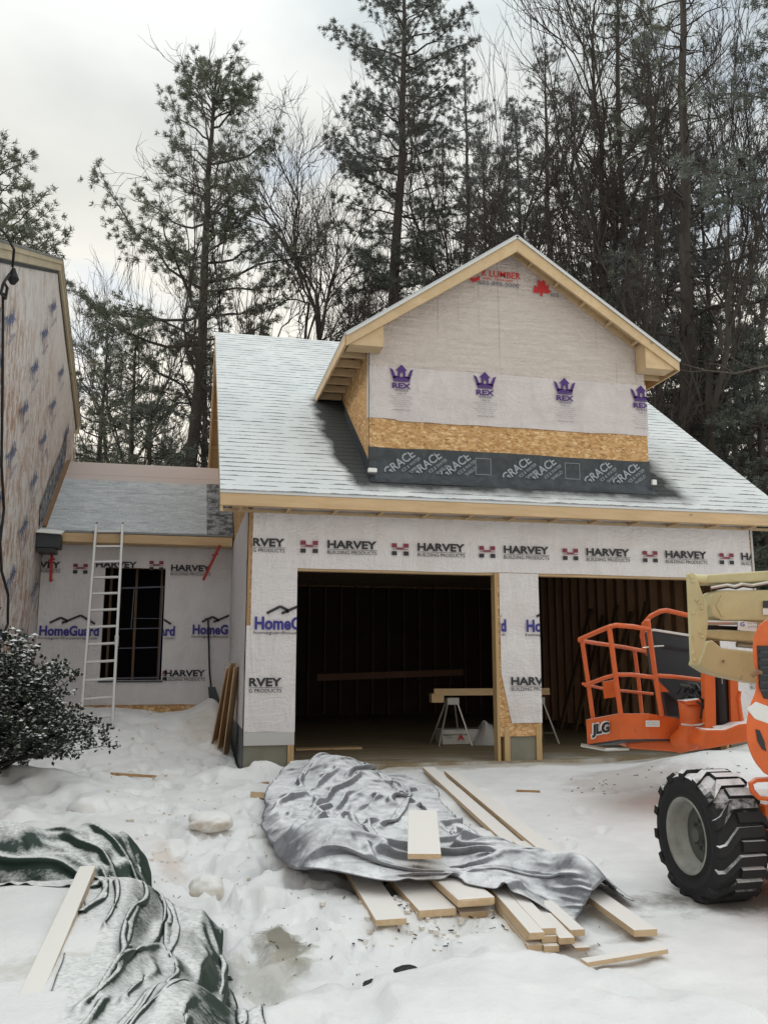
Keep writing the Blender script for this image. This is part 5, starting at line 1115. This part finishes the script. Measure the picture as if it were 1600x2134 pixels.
def pine(name,label,loc,H,r0,base,prof,seed,mat='needles_pine',nb=70,tw=1.0,ln=.20,wd=.03,nn=12,lean=(0,0),droop=0,cat='tree',group=None,clumps=(),bare=0,up=.35,tuft=1.0,barkm='bark'):
    rs=np.random.RandomState(seed); nb=int(nb*1.3); tuft=tuft*1.2; ln=ln*.70; wd=wd*.36; nn=int(nn*2.4); r0=r0*.78; root=thing(name,label,cat,loc,group); t=np.linspace(0,1,16); sway=np.cumsum(rs.normal(size=(16,2))*.045*H/22,axis=0)
    tr=np.stack([lean[0]*t**1.3+sway[:,0],lean[1]*t+sway[:,1],t*H],1); rad=r0*(1-t)**.8+.02
    tw_=[(tr,rad)]; limbs=[]; cen=[]; dr=[]
    def at(h): return np.array([np.interp(h,t,tr[:,k]) for k in range(3)])
    hs=np.sort(base+(1-base)*rs.rand(nb)**.9); az=rs.rand()*6.28
    for i,h in enumerate(hs):
        az+=2.4+rs.normal()*.5; q=(h-base)/(1-base); L=prof(q)*rs.uniform(.65,1.25); 
        if L<.15: L=.15
        for (q0,az0,wq,wa,mul) in clumps:
            L*=1+(mul-1)*math.exp(-((q-q0)/wq)**2)*math.exp(-((math.atan2(math.sin(az-az0),math.cos(az-az0)))/wa)**2)
        e0=-.10-droop+q*.95*up/.35*.6+rs.normal()*.12; p0=at(h); k=7; s=np.linspace(0,1,k); el=e0+up*s**1.5; d=np.stack([np.cos(el)*math.cos(az),np.cos(el)*math.sin(az),np.sin(el)],1); P=p0+np.cumsum(d*(L/k),axis=0)+np.cumsum(rs.normal(size=(k,3))*.03*L,axis=0); P=np.vstack([p0,P])
        rb=np.linspace(.014*L+.012,.005,k+1); limbs.append((P,rb))
        m_=max(3,int(L*4.2*tw))
        for j in range(m_):
            s0=.30+.70*(j+rs.rand())/m_; a=np.array([np.interp(s0*k,np.arange(k+1),P[:,c]) for c in range(3)]); sd=1 if j%2 else -1; az2=az+sd*rs.uniform(.4,1.1); l2=L*.34*(1.15-s0)*rs.uniform(.7,1.3)+.16
            d2=np.array([math.cos(az2),math.sin(az2),rs.uniform(-.05,.45)]); d2/=np.linalg.norm(d2); Q=np.stack([a,a+d2*l2*.5+np.array([0,0,.02]),a+d2*l2]); limbs.append((Q,[.010,.007,.004]))
            if bare and rs.rand()<bare: continue
            for u in np.arange(.25,1.05,.17/max(l2,.17)/tuft): cen.append(a+d2*l2*u+rs.normal(size=3)*.085); dr.append(d2)
        cen.append(P[-1]); dr.append(d[-1])
    # leader
    for u in np.linspace(max(.9,1-1.3/H),1,9): cen.append(at(u)+rs.normal(size=3)*.06); dr.append(np.array([0,0,1.]))
    V,F=tubes_np(tw_,8); o=fastmesh('trunk',V,F,barkm,root,True)
    V,F=tubes_np(limbs,3); o=fastmesh('limbs',V,F,barkm,root)
    V,F=needle_mesh(np.array(cen),np.array(dr),rs,nn,ln,wd); fastmesh('crown',V,F,mat,root)
    return root
def norm_h(big,small,H,kr):
    zt=np.percentile(np.concatenate([p[:,2] for p,_ in small]),99.3); k=H/zt; A=np.concatenate([p[:,:2] for p,_ in small]); mr_=np.percentile(np.hypot(*A.T),97)*k; kx=min(1,kr*H/mr_)
    kk=np.array([k*kx,k*kx,k]); return [(p*kk,r_) for p,r_ in big],[(p*kk,r_) for p,r_ in small]
def bare_tree(name,label,loc,H,r0,seed,depth=5,lean=(0,0),fork=.35,spread=.45,group=None,twigs=1.0,mat='bark',upw=.05,cap=16000,kr=.28):
    rs=np.random.RandomState(seed); root=thing(name,label,'tree',loc,group); big=[]; small=[]
    queue=[]
    def grow(p,d,L,r,lev):
        k=7 if lev<2 else 4; pts=[p]; dd=d.copy()
        for i in range(k):
            dd=dd+rs.normal(size=3)*(.06 if lev==0 else .19)+np.array([0,0,upw*(.3 if lev==0 else 1)]); dd/=np.linalg.norm(dd); pts.append(pts[-1]+dd*L/k)
        r1=r*(.60 if lev<depth else .35); rad=np.linspace(r,r1,k+1); (big if lev<2 else small).append((np.array(pts),rad))
        if lev>=depth: return
        nc=(2 if lev==0 else 3 if lev<3 else 4)+(rs.rand()<.6)
        for j in range(nc):
            a=rs.normal(size=3); a-=a.dot(dd)*dd; a/=np.linalg.norm(a)+1e-9; sp=spread*rs.uniform(.55,1.35); nd=dd*math.cos(sp)+a*math.sin(sp); t_=1 if j<2 else rs.uniform(.35,.9); i=min(k,max(1,int(t_*k)))
            queue.append((pts[i],nd,L*rs.uniform(.56,.84 if lev<2 else .70),max(.0075,rad[i]*rs.uniform(.64,.88)),lev+1))
        if lev<=2:
            for j in range(int((3+rs.randint(4))*twigs)):
                a=rs.normal(size=3); a-=a.dot(dd)*dd; a/=np.linalg.norm(a)+1e-9; i=rs.randint(1+(k//2 if lev==0 else 0),k+1); queue.append((pts[i],dd*.5+a*.8+np.array([0,0,.15]),L*rs.uniform(.25,.5),max(.0062,rad[i]*.32),max(lev+2,3)))
    d0_=np.array([lean[0],lean[1],1.]); d0_/=np.linalg.norm(d0_); grow(np.zeros(3),d0_,H*fork,r0,0); qi=0
    while qi<len(queue) and len(small)<cap: grow(*queue[qi]); qi+=1
    big,small=norm_h(big,small,H,kr)
    V,F=tubes_np(big,7); fastmesh('trunk',V,F,mat,root,True); V,F=tubes_np(small,3); fastmesh('branches',V,F,mat,root); return root
def ground_at(u,dist):
    """yard-plane point seen along picture column u at a given distance from the camera"""
    az=YAW+math.atan((u-800)/FPX); return np.array([CAMP[0]+dist*math.sin(az),CAMP[1]+dist*math.cos(az),0])
def top_h(v,dist):
    q=ray(LU[0],v); return CAMP[2]+dist*q[2]/math.hypot(q[0],q[1])
LU=[800]
def base(u,dist,dz=0): LU[0]=u; p_=ground_at(u,dist); p_[2]=gz(p_[0],p_[1])-.1+dz; return p_
white=lambda q: 3.6*min(1,.25+q*2.2)*(1-q)**.75+.25
# the pines one can tell apart
bp=base(372,27); Ht=top_h(122,27)-bp[2]
pine('pine_tree','tall pine with open layered crown rising over the wing, left of centre',bp,Ht,.30,.40,lambda q:float(np.interp(q,[0,.12,.33,.45,.62,.80,.93,1],[1.2,3.0,3.9,2.2,2.7,2.0,.95,.3])),21,nb=46,lean=(.55,0),clumps=((.25,math.pi+.2,.12,.7,1.30),(.80,.3,.08,.8,1.2)),bare=.04,tuft=1.25,up=.6)
bp=base(806,29); Ht=top_h(-150,29)-bp[2]
pine('pine_tree','biggest dense pine whose trunk rises just left of the dormer peak',bp,Ht,.36,.37,lambda q:float(np.interp(q,[0,.08,.20,.30,.42,.55,.7,.85,1],[1.0,1.9,2.3,1.7,2.5,1.7,2.3,1.4,.3])),22,'needles_dark',nb=104,lean=(.3,0),clumps=((.78,math.pi,.05,.5,2.0),(.62,0,.1,.7,1.4)),tuft=1.15,nn=14)
bp=base(-70,24); Ht=top_h(300,24)-bp[2]
pine('pine_tree','pine crown showing over the roof of the left house at the photo edge',bp,Ht,.26,.45,lambda q:(3.0*min(1,.6+q*2)*(1-q)**.6+.3),23,nb=64,bare=.2)
bp=base(1432,23); Ht=top_h(-420,23)-bp[2]
pine('pine_tree','pine with long straight dark trunk and bare lower limbs, right of the dormer',bp,Ht,.27,.30,lambda q:(3.1*(.75+.25*math.sin(q*9))*(1-q)**.35),24,nb=84,bare=.93,tw=.7,up=.25,lean=(1.3,0),barkm='bark')
bp=base(975,38); Ht=top_h(135,38)-bp[2]
pine('pine_tree','slender frosted pine seen between the biggest pine and the forked bare trees',bp,Ht,.26,.42,lambda q:(2.3*min(1,.5+q*2)*(1-q)**.6+.3),25,'needles_frost',nb=60,bare=.15)
bp=base(1170,34); Ht=top_h(95,34)-bp[2]
pine('pine_tree','dark frosted pine directly behind the dormer peak, among bare branches',bp,Ht,.3,.30,lambda q:(2.9*min(1,.5+q*2)*(1-q)**.6+.3),26,'needles_frost',nb=80,bare=.15)
bp=base(1325,29); Ht=top_h(-150,29)-bp[2]
pine('pine_tree','tall thin pine whose top shows above the forked bare tree at the upper right',bp,Ht,.24,.66,lambda q:(1.9*(1-q)**.4+.2),27,'needles_pine',nb=44,bare=.2)
bp=base(1720,19); Ht=top_h(-420,19)-bp[2]
pine('pine_tree','pine whose dark boughs hang in at the upper right corner of the photo',bp,Ht,.25,.55,lambda q:(2.6*(1-q)**.4+.2),28,'needles_dark',nb=48,bare=.2,droop=.2,lean=(1.5,0))
# hemlocks at the right, low and full
hem=lambda q:(3.0*(1-q)**.85+.3)
for k,(u,dist,v,m_,lb) in enumerate([(1215,30,600,'needles_frost','full frosted hemlock behind the right slope of the dormer roof'),(1345,24.5,505,'needles_frost','largest hemlock, snow-dusted, behind the right end of the dormer'),(1500,24,640,'needles_dark','dark hemlock right of the tall straight trunk'),(1600,22,700,'needles_dark','hemlock at the right edge above the garage eave'),(1440,25.5,880,'needles_dark','lowest dark hemlock just above the snowy right rake of the garage')]):
    bp=base(u,dist); Ht=top_h(v,dist)-bp[2]; pine('hemlock_tree',lb,bp,Ht,.2,.10,hem,40+k,m_,nb=95,tw=1.15,ln=.17,wd=.028,nn=11,droop=.22,up=.2,group='hemlocks behind the garage',tuft=.9)
for k,(u,dist,v,m_,lb) in enumerate([(190,31,690,'needles_dark','dark low evergreen beside the rake of the left house'),(262,28,700,'needles_pine','greenest low evergreen in the gap over the wing roof'),(425,30,545,'needles_dark','evergreen close to the left rake of the garage roof'),(300,24,850,'needles_dark','lowest bushy evergreen right above the wing ridge')]):
    bp=base(u,dist); Ht=top_h(v,dist)-bp[2]; pine('evergreen_tree',lb,bp,Ht,.18,.18,lambda q:(2.2*(1-q)**.7+.35),60+k,m_,nb=62,tw=1.0,ln=.19,wd=.028,nn=10,bare=.12,group='evergreens above the wing')
# bare trees
for k,(u,dist,v,r0,dep,ln_,fk,sp,lb) in enumerate([(612,27,225,.27,6,(-.03,0),.30,.46,'bare tree forking into many upright limbs, centre left above the garage ridge'),(545,26,430,.20,5,(-.10,0),.40,.46,'bare tree leaning left beside the tall pine'),(700,26,480,.17,5,(.10,0),.30,.5,'thin bare tree just left of the biggest pine trunk'),(1215,26,-150,.34,6,(.0,0),.30,.44,'large bare tree with spreading crown behind the dormer peak'),(1085,30,60,.16,5,(-.06,0),.34,.4,'bare tree with thin crown between two pines left of the dormer peak'),(1520,21,140,.20,6,(.16,0),.30,.45,'bare tree leaning right out of the photo behind the garage corner'),(1345,30,120,.19,5,(-.08,0),.35,.4,'bare tree standing close left of the long straight trunk'),(205,30,520,.13,5,(0,0),.35,.36,'small pale bare tree next to the left house rake'),(290,34,560,.13,5,(.03,0),.35,.42,'pale bare tree left of the tall pine trunk'),(455,31,470,.15,5,(.05,0),.35,.42,'bare tree just right of the tall pine trunk'),(760,34,420,.14,5,(.02,0),.35,.42,'fine bare tree close behind the biggest pine trunk'),(1600,26,60,.16,5,(.02,0),.3,.42,'bare tree at the far right edge of the photo'),(930,33,420,.12,5,(.03,0),.35,.42,'short bare tree right of the biggest pine trunk')]):
    bp=base(u,dist); Ht=top_h(v,dist)-bp[2]; bare_tree('bare_tree',lb,bp,Ht*1.02,r0,80+k,dep,ln_,fk,sp,mat='bark' if k not in (7,8) else 'bark_pale',cap=11000 if dep==6 else 6500,kr=.40 if k==0 else .26 if k==1 else .30)
# far wood behind: copies of a few small ones
def copy_tree(o,loc,rz,sc,label,group):
    r=o.copy(); SC.collection.objects.link(r); r.location=[float(a) for a in loc]; r.rotation_euler=(0,0,rz); r.scale=(sc,)*3; r['label']=label; r['group']=group
    for ch in o.children:
        c=ch.copy(); SC.collection.objects.link(c); c.parent=r
    return r
rr=random.Random(4)
fb=base(160,46); ft=bare_tree('bare_tree','pale bare tree standing in the far wood behind the buildings',fb,11.5,.13,131,5,(0,0),.38,.36,group='bare trees of the far wood',mat='bark_pale',cap=2200)
fe=base(250,48); fp=pine('evergreen_tree','dark evergreen standing in the far wood behind the buildings',fe,10.5,.2,.12,lambda q:(2.6*(1-q)**.7+.4),132,'needles_dark',nb=60,tw=.9,ln=.26,wd=.045,nn=9,group='evergreens of the far wood')
for k in range(30):
    u=-120+k*62+rr.uniform(-25,25); dist=rr.uniform(38,58)
    copy_tree(ft,base(u,dist),rr.uniform(0,6.28),rr.uniform(.8,1.25)*(1.0 if u<760 else 1.12),'pale bare tree in the far wood, '+('over the wing roof' if u<450 else 'over the garage ridge left of the dormer' if u<800 else 'behind the dormer gable' if u<1250 else 'right of the dormer'),'bare trees of the far wood')
for k in range(17):
    u=(110+k*40 if k<5 else 860+(k-5)*62)+rr.uniform(-20,20); dist=rr.uniform(40,56)
    copy_tree(fp,base(u,dist),rr.uniform(0,6.28),rr.uniform(.8,1.1)*(1.0 if u<800 else 1.2),'dark evergreen in the far wood, '+('over the wing roof' if u<500 else 'behind the dormer gable' if u<1250 else 'right of the dormer'),'evergreens of the far wood')
midp=pine('pine_tree','frosted pine standing in the middle wood, left of the tall straight trunk',base(1120,37),top_h(250,37)+.1,.24,.22,lambda q:(2.7*min(1,.6+q*2)*(1-q)**.6+.35),141,'needles_frost',nb=84,tw=1.1,ln=.26,wd=.05,nn=10,bare=.05,group='frosted pines of the middle wood')
for k,(u,dist,sc_,lb) in enumerate([(1040,42,1.05,'behind the left slope of the dormer roof'),(1270,36,.85,'behind the upper right slope of the dormer roof'),(1390,38,1.15,'just left of the tall straight trunk, set far back'),(1640,32,.62,'at the very right edge of the wood'),(900,44,.95,'between the biggest pine and the dormer roof'),(690,46,.62,'low between the bare trees over the garage ridge'),(1340,27,.62,'low in front of the hemlocks'),(1530,27,.66,'low at the right, close to the hemlocks')]):
    copy_tree(midp,base(u,dist),k*1.9,sc_,'frosted pine of the middle wood, '+lb,'frosted pines of the middle wood')
# a low twig reaching in at the right
tw=thing('bare_branch','thin pale bare branch reaching left across the hemlocks to the dormer eave','branch',D(1600,770,14)); 
MB().tube([D(1760,720,13.5),D(1600,762,14),D(1530,778,14.1),D(1470,772,14.2),D(1420,758,14.3)],[.03,.016,.012,.009,.005],6).build('stem','bark_pale',tw)
for q in ([(1530,778),(1500,760),(1470,757)],[(1570,770),(1530,750),(1490,715)],[(1470,772),(1440,775),(1405,768)]): MB().tube([D(u,v,14.1) for u,v in q],[.009,.006,.004],5).build('twig','bark_pale',tw)
# ================================================================ SHRUB with snow on its leaves
bc=np.array([-2.72,-1.55,0]); bc[2]=gz(bc[0],bc[1]); rs=np.random.RandomState(5); bush=thing('snowy_shrub','broad-leaved evergreen shrub speckled with snow at the left edge','shrub',bc)
stems=[]; C=[]; Dd=[]
for k in range(250):
    az=rs.rand()*6.28; el=rs.uniform(.12,1.45)**1.0; d=np.array([math.cos(el)*math.cos(az),math.cos(el)*math.sin(az),math.sin(el)]); L=rs.uniform(.70,1.12)*(.96*math.cos(el)**2+1.14*math.sin(el)**2)*(1+.24*math.sin(3*az+1)*math.cos(4*el)+.16*math.sin(7*az+2*el))
    n=7; P=[np.array([rs.normal()*.08,rs.normal()*.08,0])]; dd=d.copy(); dd[2]+=.3
    for i in range(n): dd=dd*.85+d*.15+rs.normal(size=3)*.10; dd/=np.linalg.norm(dd); P.append(P[-1]+dd*L/n)
    P=np.array(P); stems.append((P,np.linspace(.014,.003,n+1)))
    for i in range(3,n+1):
        for j in range(3):
            e=rs.normal(size=3); e/=np.linalg.norm(e); e=e*.7+dd*.7+np.array([0,0,.2]); e/=np.linalg.norm(e); l=rs.uniform(.08,.20); Q=np.stack([P[i],P[i]+e*l*.5,P[i]+e*l]); stems.append((Q,[.004,.003,.002]))
            for q in np.linspace(.3,1.05,6): C.append(P[i]+e*l*q+rs.normal(size=3)*.018); Dd.append(e)
V,F=tubes_np(stems,4); fastmesh('stems',V,F,'bark',bush)
C=np.array(C); Dd=np.array(Dd); n=3; c=np.repeat(C,n,0); a=np.repeat(Dd,n,0)*.5+rs.normal(size=(len(C)*n,3))*.6; a/=np.linalg.norm(a,axis=1,keepdims=True); b_=np.cross(a,rs.normal(size=a.shape)*.6+np.array([0,0,1.])); b_/=np.linalg.norm(b_,axis=1,keepdims=True)+1e-9
b_=b_*.0165; L=rs.uniform(.036,.058,(len(c),1)); V=np.stack([c,c+a*L*.5+b_,c+a*L,c+a*L*.5-b_],1).reshape(-1,3); F=np.arange(len(V)).reshape(-1,4); fastmesh('leaves',V,F,'bush_leaf',bush)
C2=C[rs.rand(len(C))<.5*(np.sin(C[:,0]*17)*np.sin(C[:,1]*15)*np.sin(C[:,2]*16)>-.25)]; # little caps of snow resting on the twigs
c=C2+np.array([0,0,.010]); r_=rs.uniform(.008,.020,(len(c),1))*(1+.9*np.clip((c[:,2:3]-.75)/.6,0,1)); up=np.array([0,0,1.]); ring=[c+np.concatenate([np.cos(t)*r_*1.3,np.sin(t)*r_*1.1,rs.normal(size=r_.shape)*.002],1) for t in np.arange(5)*1.2566]; V=np.stack(ring+[c+up*r_*.8],1).reshape(-1,3); k0=np.arange(len(c))[:,None]*6
F=np.concatenate([np.concatenate([k0+i,k0+(i+1)%5,k0+5],1) for i in range(5)]); fastmesh('snow_caps',V,F,'snow',bush)
